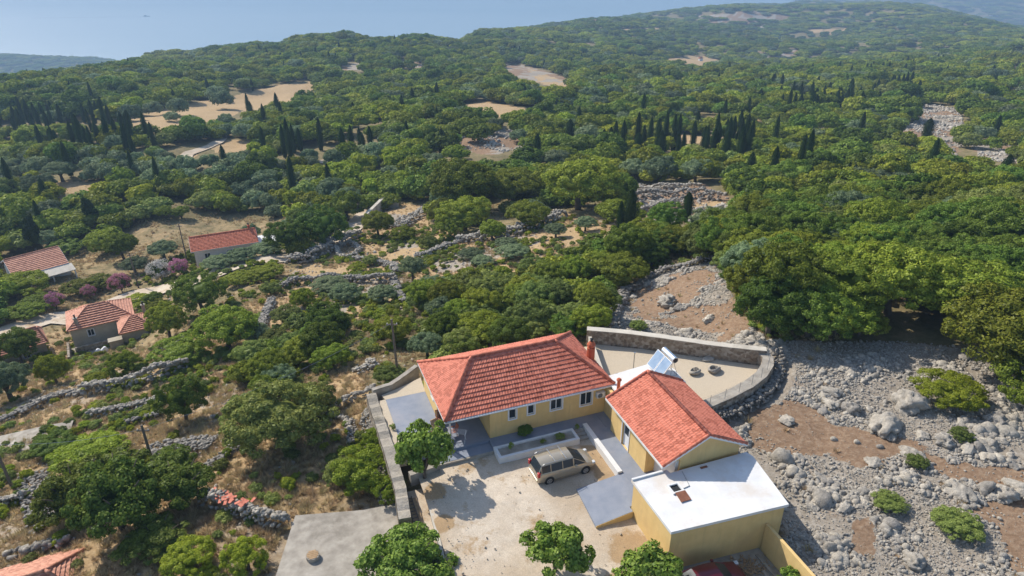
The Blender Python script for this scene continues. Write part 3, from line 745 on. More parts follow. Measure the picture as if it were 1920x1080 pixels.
w.build('wall', M['white'], pl, off=off)
w = MB(); w.box(.07, 6.0, -2.28, -1.35, -.6, -.02); w.build('gravel', M['concrete'], pl, off=off)
w = MB(); w.box(6.22, 7.1, -1.5, -1.152, -.6, -.09); w.box(6.22, 7.1, -1.85, -1.5, -.6, -.18); w.box(6.22, 7.1, -2.2, -1.85, -.6, -.27)
lobj('entrance_steps', w, M['concrete'], 'three small steps between the white planter and white retaining wall', 'steps')
w = MB(); w.box(7.12, 7.48, -6.7, -1.0, -.6, .14)
lobj('retaining_wall', w, M['white'], 'low white wall between the parked beige car and the annex walkway', 'wall')
rw = empty('ramp', l2w(3.7, -10.15, -.6), HA, 'blue grey painted driveway ramp with yellow side rising to the annex', 'ramp'); off = (3.7, -10.15, -.6)
w = MB()
pz = [(3.75, -10.15), (6.4, -10.15), (6.4, -9.71), (7.5, -9.71), (7.5, -6.75), (3.95, -6.75)]
w.prism(pz, -.7, 0, 0, [-.42, -.06, -.06, -.001, -.001, -.36]); w.build('surface', M['bluegrey'], rw, off=off)
w = MB(); w.prism([(3.75, -10.18), (6.42, -10.18), (6.42, -10.151), (3.75, -10.151)], -1.2, 0, 0, [-.43, -.08, -.08, -.43]); w.build('side_wall', M['yellow'], rw, off=off)
# courtyard sheet
xs = np.linspace(-7.3, 13.0, 150); ys = np.linspace(-20, -1.2, 140)
X, Y = np.meshgrid(xs, ys)
Z = -.40 - .055 * np.clip(-Y - 6, 0, 30) - .03 * np.clip(-X - 3.5, 0, 3) + .05 * fbm(X / 1.6, Y / 1.6, 0, 61, 4) + .02 * fbm(X * 2, Y * 2, 0, 62, 2)
k = (X > 6.3) & (Y < -14.2); Z[k] = np.minimum(Z[k], -1.25)
a = (np.arange(139)[:, None] * 150 + np.arange(149)[None]).ravel()
cx, cy = X.ravel(), Y.ravel(); wx, wy, _ = l2w(cx, cy)
keep = ~((cx[a] > 6.9) & (cy[a] < -9.9))
keep &= ~(((cx[a] < -5.95) & (cy[a] > -9)) | (cx[a] > 7.45))
af = a[keep]
me = npmesh('courtyard', np.stack([wx, wy, Z.ravel()], -1), np.stack([af, af + 1, af + 151, af + 150], -1), [M['court']], smooth=True)
zv = np.zeros((cx.size, 4), np.float32)
zf = np.zeros(cx.size)
for gx, gy, gr, ga in ((6.4, -4.2, 1.5, 1.0), (6.6, -6, 1.0, .9), (5.2, -12.5, 1.9, .75), (3.6, -15, 2.4, .7), (-5.2, -3.5, 1.0, .8), (-5.4, -6.5, .9, .8), (1.6, -9, 1.3, .35), (5, -2.9, 1.2, .5), (-2.5, -2.2, 1.2, .45), (-1, -14, 2.2, .4)):
    zf = np.maximum(zf, ga * np.clip(1.35 - np.hypot(cx - gx, cy - gy) / gr, 0, 1))
for k in range(3): zv[:, k] = zf
me.color_attributes.new('zone', 'FLOAT_COLOR', 'POINT').data.foreach_set('color', zv.ravel())
tag(obj('courtyard', me), 'pale dusty gravel courtyard where the beige car is parked', kind='structure')
w = MB(); w.box(6.0, 12.95, -24, -14.2, -1.4, -1.12); lobj('garage_paving', w, M['concrete'], 'grey concrete yard below the flat roofed building', kind='structure')
w = MB(); w.prism([(12.85, -24), (13.05, -24), (13.2, -14.88), (13.0, -14.88)], -1.4, 0, 0, [1.0, 1.0, 1.0, 1.0]); lobj('garage_yard_wall', w, M['yellow'], 'tall thin yellow wall right of the dark red car', 'wall')
# back yard gravel
w = MB(); w.prism([(9.72, -1.9), (9.72, 9.1), (13.4, 9.2), (17.0, 7.0), (20.8, 4.2), (24.4, 1.6), (25.9, .6), (25.0, -.6), (23, -1.9), (20, -2.9), (16.5, -3.3), (14.57, -3.4), (14.57, -1.9)], -.4, 0)
lobj('gravel_yard', w, M['yard'], 'sandy gravel yard enclosed by the curved stone wall', kind='structure')

# yard walls
def poly_wall(name, pts, z0, z1, th, mside, mtop, label, cat='wall', bumps=.03, local=True, step=.5):
    """wall swept along a polyline, uneven top; th thickness to the left of travel"""
    P = [np.array(p, float) for p in pts]; path = []
    for a, b in zip(P[:-1], P[1:]):
        n = max(1, int(np.hypot(*(b - a)[:2]) / step))
        path += [a + (b - a) * i / n for i in range(n)]
    path.append(P[-1]); path = np.array(path)
    t = np.gradient(path[:, :2], axis=0); t /= np.linalg.norm(t, axis=1)[:, None]; nn = np.stack([-t[:, 1], t[:, 0]], -1)
    ctr = path[:, :2].mean(0); root = empty(name, l2w(ctr[0], ctr[1], z0), HA, label, cat)
    mb = MB(); mt_ = MB(); vs = []; k = len(path)
    for i in range(k):
        zt = z1 + bumps * float(vnoise(i * .7, 3.3, 0, 5))
        a = path[i, :2]; b = a + nn[i] * th
        vs += [(a[0], a[1], z0), (a[0], a[1], zt), (b[0], b[1], zt), (b[0], b[1], z0)]
    fs = []
    for i in range(k - 1):
        c = i * 4
        for q in range(4):
            if q != 1: fs.append((c + q, c + 4 + q, c + 4 + (q + 1) % 4, c + (q + 1) % 4))
    fs += [(0, 1, 2, 3), (4 * k - 1, 4 * k - 2, 4 * k - 3, 4 * k - 4)]
    mb.add(vs, fs)
    mb.build('wall_face', mside, root, off=(ctr[0], ctr[1], z0))
    tv = []
    for i in range(k):
        a, b = vs[i * 4 + 1], vs[i * 4 + 2]; d_ = nn[i] * .03
        tv += [(a[0] - d_[0], a[1] - d_[1], a[2]), (a[0] - d_[0], a[1] - d_[1], a[2] + .06), (b[0] + d_[0], b[1] + d_[1], b[2] + .06), (b[0] + d_[0], b[1] + d_[1], b[2])]
    fs = [(i * 4 + q, i * 4 + 4 + q, i * 4 + 4 + (q + 1) % 4, i * 4 + (q + 1) % 4) for i in range(k - 1) for q in range(4)] + [(0, 1, 2, 3), (4 * k - 1, 4 * k - 2, 4 * k - 3, 4 * k - 4)]
    mt_.add(tv, fs); mt_.build('coping', mtop, root, off=(ctr[0], ctr[1], z0))
    return root
poly_wall('stone_yard_wall', [(12.6, 9.7), (13.4, 9.25), (15, 8.4), (17, 7.1), (19, 5.6), (21, 4.1), (23, 2.7), (24.6, 1.7), (25.7, 1.1)], -.5, 1.35, .62, M['masonry'], M['beigewall'], 'long curved rubble stone wall closing the far side of the gravel yard')
poly_wall('grey_yard_wall', [(14.6, -3.75), (16.5, -3.7), (19, -3.25), (21.5, -2.6), (23.6, -1.7), (25.2, -.55), (26.0, .5), (26.1, 1.3)][::-1], -1.1, 1.0, -1.0, M['masonry'], M['concrete'], 'curved grey plastered wall with a wire fence right of the gravel yard')
poly_wall('sloped_yard_wall', [(12.55, 9.2), (10.6, 2.2)], -.2, .95, .25, M['beigewall'], M['beigewall'], 'pale plastered wall running from the stone wall down to the chimney')
fence = empty('wire_fence', l2w(20, -3.2, 1.06), HA, 'thin wire fence on top of the curved grey yard wall', 'fence')
FP = [(15.2, -3.45), (16.8, -3.4), (18.4, -3.1), (20, -2.75), (21.6, -2.25), (23, -1.65), (24.2, -.9), (25.1, .0), (25.6, .9)]
w = MB()
for q in FP: 
    pm = MB(); pm.tube([(q[0], q[1], .9), (q[0], q[1], 2.0)], .018, 6); pm.build('post', M['pipe'], fence, off=(20, -3.2, 1.06))
for zz in (1.2, 1.5, 1.75, 1.95): w.tube([(q[0], q[1], zz) for q in FP], .006, 4)
w.build('wire', M['pipe'], fence, off=(20, -3.2, 1.06))
w = MB(); w.tube([(14.3, 4.0, -.1), (14.3, 4.0, 2.0)], .04, 8); w.box(14.22, 14.38, 3.92, 4.08, 1.98, 2.03); lobj('metal_pole', w, M['pipe'], 'thin upright metal pole standing in the gravel yard', 'pole')

# left boundary
poly_wall('patio_wall', [(-2.9, 10.6), (-3.8, 9.9), (-4.8, 9.2), (-5.6, 8.65), (-7.2, 8.4)], -2.6, .45, -.45, M['concrete'], M['concrete'], 'curved low concrete wall at the far left corner of the patio')
poly_wall('old_boundary_wall', [(-6.97, 8.3), (-6.97, 4), (-6.97, 0), (-7.0, -2.9), (-7.35, -6)], -2.9, .18, -.85, M['masonry'], M['roughtop'], 'wide crumbling boundary wall along the left edge of the patio', bumps=.22, step=.3)
w = MB(); w.prism([(-7.1, -2.3), (-5.75, -2.3), (-5.85, -11), (-7.4, -11)], -2, -1.0); lobj('gully_floor', w, M['court'], 'dusty floor of the narrow gully beside the ladder', kind='structure')
poly_wall('fig_tree_wall', [(-6.5, -1.9), (-4.3, -1.55)], -1.0, -.02, .4, M['concrete'], M['concrete'], 'short concrete wall holding the soil under the young fig tree')
poly_wall('gully_wall', [(-5.85, -2.2), (-5.9, -4.4), (-6.05, -6.6), (-6.3, -10)], -1.8, -.55, .16, M['concrete'], M['beigewall'], 'narrow pale kerb wall curving beside the ladder')
w = MB(); w.prism([(-7.55, -3.15), (-6.45, -3.15), (-6.55, -5.6), (-7.65, -5.6)], -2.8, -.85); lobj('plywood_cover', w, M['wood'], 'plywood covered box with a ladder lying on it', 'box')
ld = empty('ladder', l2w(-6.95, -4.2, -.83), HA, 'wooden ladder lying on the plywood cover', 'ladder')
for sx in (-.19, .19):
    w = MB(); w.box(sx - .025, sx + .025, -1.3, 1.2, 0, .06); w.build('rail', M['polewood'], ld)
for k in range(8):
    w = MB(); w.box(-.165, .165, -1.15 + k * .31, -1.11 + k * .31, .015, .045); w.build('rung', M['polewood'], ld)
w = MB(); w.prism(SLAB[:4] + [(-17.6, -11)], -1.75, -1.5); w.prism([(-14.2, -1.5), (-10, -2.55), (-7.9, -2.75), (-7.9, -10.9), (-17.2, -10.9)], -3.4, -1.75)
lobj('cistern_slab', w, M['concrete'], 'big bare concrete cistern roof slab at the bottom of the picture', 'slab')
wl = empty('well_head', l2w(-13.65, -5.4, -1.5), HA, 'round well head with a wooden plank lid on the concrete slab', 'well')
w = MB(); w.cyl((0, 0), .42, 0, .28, 24); w.build('ring', M['concrete'], wl)
w = MB()
for k in range(5):
    h_ = math.sqrt(max(.01, .36 ** 2 - (-.28 + k * .14) ** 2)); w.box(-h_, h_, -.345 + k * .14, -.225 + k * .14, .281, .31)
w.build('lid', M['wood'], wl)
w = MB()
for k in range(5): w.box(-14.75 - k * .05, -14.2, -1.9 - k * .42, -1.5 - k * .42, -3.6, -1.8 - k * .24)
lobj('stone_steps', w, M['concrete'], 'rough pale steps down the left side of the concrete slab', 'steps')

# ------------------------------------------------------------------ solar water heater
sh = empty('solar_water_heater', l2w(16.2, .6, 0), HA + R(28), 'solar water heater with two blue collector panels and a steel tank behind the annex', 'solar heater')
sh.location = l2w(14.4, .05, 2.6); sh.rotation_euler = (0, 0, HA)
def slope_panel(y0, y1):
    a = MB(); x0, z0, x1, z1 = -.64, .16, .25, 1.36; dx, dz = (x1 - x0), (z1 - z0); l = math.hypot(dx, dz); nx, nz = -dz / l * .08, dx / l * .08
    a.add([(x0, y0, z0), (x0, y1, z0), (x1, y1, z1), (x1, y0, z1), (x0 + nx, y0, z0 + nz), (x0 + nx, y1, z0 + nz), (x1 + nx, y1, z1 + nz), (x1 + nx, y0, z1 + nz)],
          [(0, 1, 2, 3), (7, 6, 5, 4), (0, 4, 5, 1), (1, 5, 6, 2), (2, 6, 7, 3), (3, 7, 4, 0)])
    f = a.build('collector', M['frame'], sh)
    g = MB(); t = .04; ex, ez = dx / l * t, dz / l * t; k = 1.06
    g.add([(x0 + nx * k + ex, y0 + t, z0 + nz * k + ez), (x0 + nx * k + ex, y1 - t, z0 + nz * k + ez), (x1 + nx * k - ex, y1 - t, z1 + nz * k - ez), (x1 + nx * k - ex, y0 + t, z1 + nz * k - ez)], [(3, 2, 1, 0)])
    g.build('glass', M['solar'], f)
slope_panel(-1.05, -.03); slope_panel(.03, 1.05)
w = MB(); w.tube([(.62, -.85, 1.38), (.62, .85, 1.38)], .27, 20); w.build('tank', M['tank'], sh, smooth=False, bevel=.03)
w = MB(); w.tube([(.62, -.87, 1.38), (.62, -.852, 1.38)], .2, 16); w.build('tank_cap', M['dark'], sh)
w = MB()
for yy in (-.9, .9):
    w.tube([(.3, yy, 0), (.3, yy, 1.4), (.62, yy * .7, 1.12)], .02, 6); w.tube([(-.62, yy, .14), (.9, yy, .02), (.62, yy * .7, 1.12)], .02, 6)
w.tube([(.3, -.9, .7), (.3, .9, .7)], .02, 6); w.tube([(.9, -.9, .02), (.9, .9, .02)], .02, 6)
w.build('stand', M['pipe'], sh)

# ------------------------------------------------------------------ cars
def car(loc, rz, label, paint, length, width, belt, gh, bars=False, wb=(.86, 3.67)):
    root = empty('parked_car', loc, rz, label, 'car')
    w2 = width / 2; sec = []
    for x, zb, zt, s in belt:
        ww = w2 * s; zm = zb + (zt - zb) * .45
        half = [(-ww * .92, zb), (-ww * .99, zb + .12), (-ww, zm), (-ww * .985, zt - .1), (-ww * .93, zt), (-ww * .5, zt + .035), (0, zt + .045)]
        sec.append([(x, y, z) for y, z in half] + [(x, -y, z) for y, z in half[-2::-1]])
    n = len(sec[0]); mb = MB(); vs = [p for s in sec for p in s]
    fs = [(i * n + k, (i + 1) * n + k, (i + 1) * n + k + 1, i * n + k + 1) for i in range(len(sec) - 1) for k in range(n - 1)]
    fs += [tuple(range(n)), tuple(range((len(sec) - 1) * n, len(sec) * n))[::-1]]
    mb.add(vs, fs); body = mb.build('body', paint, root, smooth=True)
    md = body.modifiers.new('bevel', 'BEVEL'); md.width = .03; md.segments = 2; md.limit_method = 'ANGLE'
    # greenhouse
    gs = []
    for x, zb, zr, wb_, wr in gh:
        half = [(-wb_ * w2, zb), (-wr * w2, zr - .07), (-wr * w2 * .9, zr), (0, zr + .03)]
        gs.append([(x, y, z) for y, z in half] + [(x, -y, z) for y, z in half[-2::-1]])
    n = 7; roof = MB(); glass = MB(); vs = [p for s in gs for p in s]; rf, gf = [], []
    L_ = len(gs)
    for i in range(L_ - 1):
        for k in range(6):
            f = (i * n + k, (i + 1) * n + k, (i + 1) * n + k + 1, i * n + k + 1)
            (rf if (1 <= k <= 4 and 1 <= i < L_ - 2) else gf).append(f)
    glass.add(vs, gf + [tuple(range(n)), tuple(range((L_ - 1) * n, L_ * n))[::-1]]); glass.build('window', M['dark'], root)
    roof.add([(p[0], p[1] * 1.01, p[2] + .012) for p in vs], rf); roof.build('roof', paint, root, smooth=True)
    for i in range(1, L_ - 1):
        for s in (0, 1):
            a, b = gs[i][0 if s == 0 else 6], gs[i][1 if s == 0 else 5]; MB().tube([a, b], .028 if 1 < i < L_ - 2 else .045, 4).build('pillar', paint, root)
    for s in (0, 6): 
        a, b = gs[0][s], gs[1][1 if s == 0 else 5]; MB().tube([a, b], .05, 4).build('pillar', paint, root)
        a, b = gs[-1][s], gs[-2][1 if s == 0 else 5]; MB().tube([a, b], .04, 4).build('pillar', paint, root)
    for x in wb:
        for s in (-1, 1):
            a = MB(); a.tube([(x, s * (w2 - .25), .33), (x, s * (w2 + .006), .33)], .365, 20); ar = a.build('wheel_arch', M['black'], root)
            t = MB(); t.tube([(x, s * (w2 - .2), .31), (x, s * (w2 + .02), .31)], .31, 24); wh = t.build('wheel', M['black'], root, bevel=.02)
            rm = MB(); rm.tube([(x, s * (w2 + .015), .31), (x, s * (w2 + .026), .31)], .2, 20); r_ = rm.build('rim', M['rim'], wh)
            hb = MB()
            for q in range(5):
                an = q * 2 * math.pi / 5 + .3; hb.tube([(x + .07 * math.cos(an), s * (w2 + .03), .31 + .07 * math.sin(an)), (x + .15 * math.cos(an), s * (w2 + .03), .31 + .15 * math.sin(an))], .022, 4)
            hb.v = [tuple(p) for p in hb.v]; hb.build('rim_hole', M['black'], wh)
    xb, xf = belt[0][0], belt[-1][0]
    for s in (-1, 1):
        a = MB(); a.box(xb - .015, xb + .16, min(s * w2 * .99, s * w2 * .76), max(s * w2 * .99, s * w2 * .76), belt[0][2] - .38 if not bars else .82, belt[0][2] - .1 if not bars else 1.2); a.build('tail_light', M['red'], root, bevel=.02)
        a = MB(); a.box(xf - .26, xf - .02, min(s * w2 * .9, s * w2 * .62), max(s * w2 * .9, s * w2 * .62), .62, .78); a.build('headlight', M['lens'], root, bevel=.03)
        gx = gh[-2][0] + .12; a = MB(); a.box(gx - .1, gx + .08, min(s * (w2 - .02), s * (w2 + .16)), max(s * (w2 - .02), s * (w2 + .16)), 1.0, 1.14); a.build('mirror', paint, root, bevel=.03)
        for z_ in (.86,):
            for xx in (1.6, 2.55): a = MB(); a.box(xx, xx + .16, min(s * w2, s * (w2 + .02)), max(s * w2, s * (w2 + .02)), z_, z_ + .03); a.build('door_handle', paint, root)
    a = MB(); a.box(xb - .03, xb + .03, -w2 * .8, w2 * .8, .32, .5); a.build('bumper', paint, root, bevel=.02)
    a = MB(); a.box(xb - .036, xb - .031, -.26, .26, .62, .73); a.build('number_plate', M['white'], root)
    if bars:
        zr = gh[2][2] + .09
        for s in (-1, 1):
            a = MB(); a.tube([(gh[1][0] + .1, s * w2 * .76, zr - .07), (gh[1][0] + .25, s * w2 * .76, zr), (gh[-3][0] + .1, s * w2 * .74, zr), (gh[-3][0] + .25, s * w2 * .74, zr - .07)], .018, 6); a.build('roof_rail', M['pipe'], root)
        for x in (1.3, 2.15):
            a = MB(); a.box(x, x + .05, -w2 * .82, w2 * .82, zr, zr + .03); a.build('roof_bar', M['pipe'], root)
    return root
def paint(name, col, rough=.3, metal=.5):
    m = mat(name, col, rough, .5, metal); b = m.node_tree.nodes['Principled BSDF']; b.inputs['Coat Weight'].default_value = .6; b.inputs['Coat Roughness'].default_value = .06
    return m
M['rim'] = mat('wheel_rim', (.45, .45, .46), .35, .5, .7)
M['red'] = mat('red_lens', (.45, .02, .02), .2, .6); M['lens'] = mat('clear_lens', (.6, .62, .63), .15, .7)
belt_mpv = [(0, .35, .85, .86), (.08, .28, 1.02, .94), (.5, .25, 1.05, 1), (1.5, .22, 1.02, 1), (2.9, .22, .98, 1), (3.6, .24, .93, .99), (4.1, .26, .84, .96), (4.38, .3, .72, .86), (4.5, .36, .58, .7)]
gh_mpv = [(.04, .98, 1.0, .88, .85), (.3, 1.03, 1.60, .9, .74), (1.0, 1.02, 1.66, .92, .77), (1.9, 1.0, 1.66, .92, .77), (2.75, .98, 1.60, .92, .74), (3.75, .9, .93, .86, .8)]
car(l2w(1.55, -4.75, -.45), HA + R(2), 'beige people carrier with roof bars parked in the courtyard', paint('champagne_paint', (.43, .375, .285), .25, .4), 4.5, 1.75, belt_mpv, gh_mpv, bars=True, wb=(.86, 3.67))
belt_s = [(0, .35, .78, .84), (.1, .28, .92, .93), (.8, .25, .95, 1), (1.6, .22, .93, 1), (2.7, .22, .9, 1), (3.3, .24, .86, .99), (3.8, .26, .78, .95), (4.05, .3, .66, .85), (4.15, .36, .55, .7)]
gh_s = [(.22, .9, .93, .86, .82), (.85, .93, 1.36, .9, .72), (1.3, .93, 1.42, .91, .74), (2.0, .92, 1.42, .91, .74), (2.35, .9, 1.38, .9, .72), (3.15, .86, .89, .86, .82)]
car(l2w(6.35, -16.1, -1.12), HA - R(4), 'dark red hatchback in the walled yard below the flat roofed building', paint('dark_red_paint', (.16, .018, .03)), 4.15, 1.68, belt_s, gh_s, wb=(.75, 3.3))

# ------------------------------------------------------------------ porch table and chairs, pots, troughs
tb = empty('round_table', l2w(-3.35, 1.25, 0), HA, 'small round dark table between the porch chairs', 'table')
w = MB(); w.cyl((0, 0), .45, .70, .73, 20); w.build('tabletop', M['dark'], tb)
w = MB(); w.cyl((0, 0), .04, .03, .70, 8); w.cyl((0, 0), .25, 0, .03, 12); w.build('leg', M['pipe'], tb)
def chair(x, y, rz, label, mt, grp='porch chairs'):
    r = empty('porch_chair', l2w(x, y, 0), HA + R(rz), label, 'chair', grp)
    w = MB(); w.box(-.25, .25, -.25, .25, .40, .45); w.build('seat', mt, r, bevel=.01)
    w = MB()
    for k in range(5): w.add([(-.24 + k * .1, .22, .45), (-.16 + k * .1, .22, .45), (-.16 + k * .1, .25, .45), (-.24 + k * .1, .25, .45), (-.24 + k * .1, .34, .95), (-.16 + k * .1, .34, .95), (-.16 + k * .1, .37, .95), (-.24 + k * .1, .37, .95)], [(3, 2, 1, 0), (4, 5, 6, 7), (0, 1, 5, 4), (1, 2, 6, 5), (2, 3, 7, 6), (3, 0, 4, 7)])
    w.box(-.26, .26, .32, .38, .95, 1.0); w.build('backrest', mt, r)
    for sx in (-1, 1):
        for sy in (-1, 1): q = MB(); q.box(sx * .22 - .02, sx * .22 + .02, sy * .22 - .02, sy * .22 + .02, 0, .40); q.build('leg', mt, r)
        q = MB(); q.box(sx * .27 - .025, sx * .27 + .025, -.25, .25, .62, .66); q.box(sx * .27 - .02, sx * .27 + .02, -.25, -.21, .40, .62); q.build('armrest', mt, r)
chair(-4.15, 1.25, 95, 'red brown wooden chair on the open terrace left of the round table', M['chair'])
chair(-3.35, .45, 190, 'red brown wooden chair in front of the round table by the porch post', M['chair'])
chair(-2.5, 1.25, -85, 'red brown wooden chair in the porch shade right of the round table', M['chair'])
chair(-3.6, 2.1, 20, 'pale wooden chair behind the round table', M['wood'])
chair(-3.05, 3.1, 0, 'dark brown chair standing by the porch door', M['rust'])
w = MB()
for k in range(2):
    z = .25 + k * .5; w.tube([(-2.4 - .5 * k, .55, 0), (-1.9 - .5 * k, .35, .85)], .015, 6)
w = MB()
for sx in (-.5, .5):
    w.tube([(sx, -.25, 0), (sx, .25, .9)], .015, 6); w.tube([(sx, .25, 0), (sx, -.25, .9)], .015, 6)
for k in range(7): w.tube([(-.6, -.27 + k * .09, .9), (.6, -.27 + k * .09, .9)], .008, 5)
w.tube([(-.6, -.27, .9), (-.6, .27, .9)], .012, 5); w.tube([(.6, -.27, .9), (.6, .27, .9)], .012, 5)
o = w.build('drying_rack', M['frame']); o.location = l2w(-2.3, .5, 0); o.rotation_euler = (0, 0, HA + R(-30)); tag(o, 'white folding clothes drying rack beside the porch post', 'rack')

def blob(seed, n=3, rough=.25, sc=(1, 1, 1), f=1.3):
    """displaced icosphere vertices and faces"""
    import bmesh
    bm = bmesh.new(); bmesh.ops.create_icosphere(bm, subdivisions=n, radius=1.0)
    v = np.array([p.co[:] for p in bm.verts]); fc = np.array([[q.index for q in t.verts] for t in bm.faces]); bm.free()
    d = 1 + rough * fbm(v[:, 0] * f, v[:, 1] * f, v[:, 2] * f, seed, 4) * 1.6
    # chisel flat facets
    g = np.random.default_rng(seed)
    for _ in range(5):
        nrm = g.normal(size=3); nrm /= np.linalg.norm(nrm); c = g.uniform(.62, .9); dd = (v * d[:, None]) @ nrm
        d = np.where(dd > c, d * (c + (dd - c) * .15) / np.maximum(dd, 1e-6), d)
    return v * d[:, None] * np.array(sc), fc
for nm, x, y, rz, s, lab in (('stone_trough', 19.2, 2.05, 10, .85, 'hollowed old stone trough on the gravel, left of the pair'), ('stone_trough', 20.9, 1.75, 20, .95, 'larger hollowed stone trough on the gravel, right of the pair')):
    v, fc = blob(900 + int(x), 4, .12)
    rr_ = np.hypot(v[:, 0] * .9, v[:, 1] * 1.1); z = v[:, 2] * .38 + .25
    z = np.where((v[:, 2] > 0) & (rr_ < .62), .12, z)
    v = np.stack([v[:, 0] * .72, v[:, 1] * .48, z], -1) * s
    tag(obj(nm, npmesh(nm, v, fc, [M['rock']], smooth=True), loc=l2w(x, y, -.02), rz=HA + R(rz)), lab, 'trough')
v, fc = blob(930, 3, .25); tag(obj('flat_stone', npmesh('flat_stone', v * [.75, .35, .18], fc, [M['rock']]), loc=l2w(21.6, 3.4, .1), rz=HA), 'long flat pale stone lying on the gravel near the stone wall', 'stone')

# ------------------------------------------------------------------ village
def pole(u, v, h, label, lean=0):
    P, _, _ = onland([(u, v)]); p = P[0]
    r = empty('utility_pole', (p[0], p[1], p[2] - .1), 0, label, 'pole', 'wooden utility poles')
    w = MB(); w.tube([(0, 0, 0), (lean * h, 0, h)], [.13, .09], 10); w.build('pole', M['polewood'], r)
    w = MB(); w.box(lean * h - .5, lean * h + .5, -.05, .05, h - .6, h - .5); w.build('crossarm', M['polewood'], r)
    w = MB()
    for k in (-.42, 0, .42): w.cyl((lean * h + k, 0), .035, h - .5, h - .38, 8)
    w.build('insulator', M['white'], r)
    return Vector((p[0] + lean * h, p[1], p[2] - .1 + h - .38))
PO = [pole(351, 489, 8, 'tall leaning wooden utility pole beside the pink oleander at the road'), pole(260, 540, 7, 'wooden utility pole between the purple pink oleander and white oleander'),
      pole(747, 712, 6.5, 'wooden utility pole behind the yellow house', -.02), pole(288, 872, 4.2, 'short wooden utility pole at the grey rubble heap above the big fig trees', .0), pole(22, 912, 5, 'utility pole at the left edge beside the lane')]
def wire(a, b, sag, label):
    w = MB(); n = 16; pts = [a.lerp(b, i / n) - Vector((0, 0, sag * 4 * (i / n) * (1 - i / n))) for i in range(n + 1)]
    c0 = sum((p for p in pts), Vector()) / len(pts)
    w.tube([p - c0 for p in pts], .014, 4); o = w.build('overhead_wire', M['pipe']); o.location = c0; tag(o, label, 'wire')
wire(PO[3], PO[4], .5, 'overhead wire from the short pole above the fig trees down to the lane')
wire(PO[3], PO[2], .8, 'overhead wire climbing from the short pole to the pole behind the house')
wire(PO[1], PO[0], .8, 'overhead wire between the two poles by the oleanders')

def vhouse(name, ang, label, ox, oy, oz):
    return empty(name, (ox, oy, oz), R(ang), label, 'house')
def simple_walls(parent, x0, x1, y0, y1, z0, z1, mt, ops=()):
    w = MB(); t = .3
    wall_run(w, 'x', y0, y0 + t, x0, x1, z0, z1, list(ops)); w.box(x0, x1, y1 - t, y1, z0, z1); w.box(x0, x0 + t, y0 + t, y1 - t, z0, z1); w.box(x1 - t, x1, y0 + t, y1 - t, z0, z1)
    w.box(x0 + t, x1 - t, y0 + t, y1 - t, z1 - .2, z1 - .1)
    w.build('wall', mt, parent)
    for a, b, za, zb in ops: window(parent, 'x', y0, a, b, za, zb, -1, (0, 0, 0), 2, trim=.08)
def chim(parent, x, y, z0, z1, mt, r=.2):
    c = MB(); c.box(x - r, x + r, y - r, y + r, z0, z1); c.box(x - r * 1.3, x + r * 1.3, y - r * 1.3, y + r * 1.3, z1, z1 + .1); k = c.build('chimney', mt, parent)
    c = MB(); c.cyl((x, y), r * .5, z1 + .1, z1 + .55, 8); c.cyl((x, y), r * .8, z1 + .55, z1 + .62, 8, r2=.02); c.build('cowl', M['black'], k)
# A: hipped house in the village
LIFT = .17
A = vhouse('hipped_village_house', 31, 'old cream village house with weathered hipped tile roof and front wing', -62.2, 83.5, -19.2)
simple_walls(A, .3, 8.2, .3, 6.2, -1.5, 3.1, M['creamwall'], [(2.3, 3.1, 1.6, 2.6)])
hip_roof(A, 0, 8.5, 0, 6.5, 3.15, 4.95, 3.1, 3.1, (0, 0, 0), 9, M['tileold'], pitch=.22, cap=.13)
simple_walls(A, 6.45, 10.2, -3.8, -.002, -1.5, 2.85, M['creamwall'])
hip_roof(A, 6.2, 10.5, -4.1, .9, 2.9, 4.1, 1.9, 1.9, (0, 0, 0), 8, M['tileold'], pitch=.22, cap=.13)
chim(A, 1.3, .9, 2.9, 4.5, M['concrete'], .22); chim(A, 9.9, .2, 2.6, 4.6, M['concrete'], .22)
w = MB(); w.box(4.7, 6.4, -4.3, -3.3, -1.5, 2.2); w.box(4.6, 6.45, -4.4, -3.2, 2.2, 2.3); w.build('outdoor_oven', M['creamwall'], A)
w = MB(); w.box(-.3, 4.7, -4.6, -4.3, -2.2, .85); w.box(-.5, -.2, -4.3, .2, -2.2, 1.5); w.box(.4, 4.4, -1.7, -1.45, -1.5, 1.25); w.build('yard_wall', M['masonry'], A)
w = MB(); w.box(-.2, 4.7, -4.3, .3, -2.2, .3); w.build('yard_floor', M['concrete'], A)
for k, (x, y, s, lab) in enumerate([(3.0, -3.2, .45, 'white builder sack in the walled yard of the hipped village house, left of two'), (3.9, -3.1, .5, 'pale blue sack in the walled yard of the hipped village house, right of two'), (.8, -3.6, .35, 'small blue tarpaulin bundle in the yard corner of the hipped village house')]):
    v, fc = blob(70 + k, 3, .15); c0 = Vector((-62.2, 83.5, -19.2)) + Matrix.Rotation(R(31), 3, 'Z') @ Vector((x, y, .3 + s * .8))
    tag(obj('sack', npmesh('sack', v * s, fc, [M['frame']], smooth=True), loc=c0), lab, 'sack')
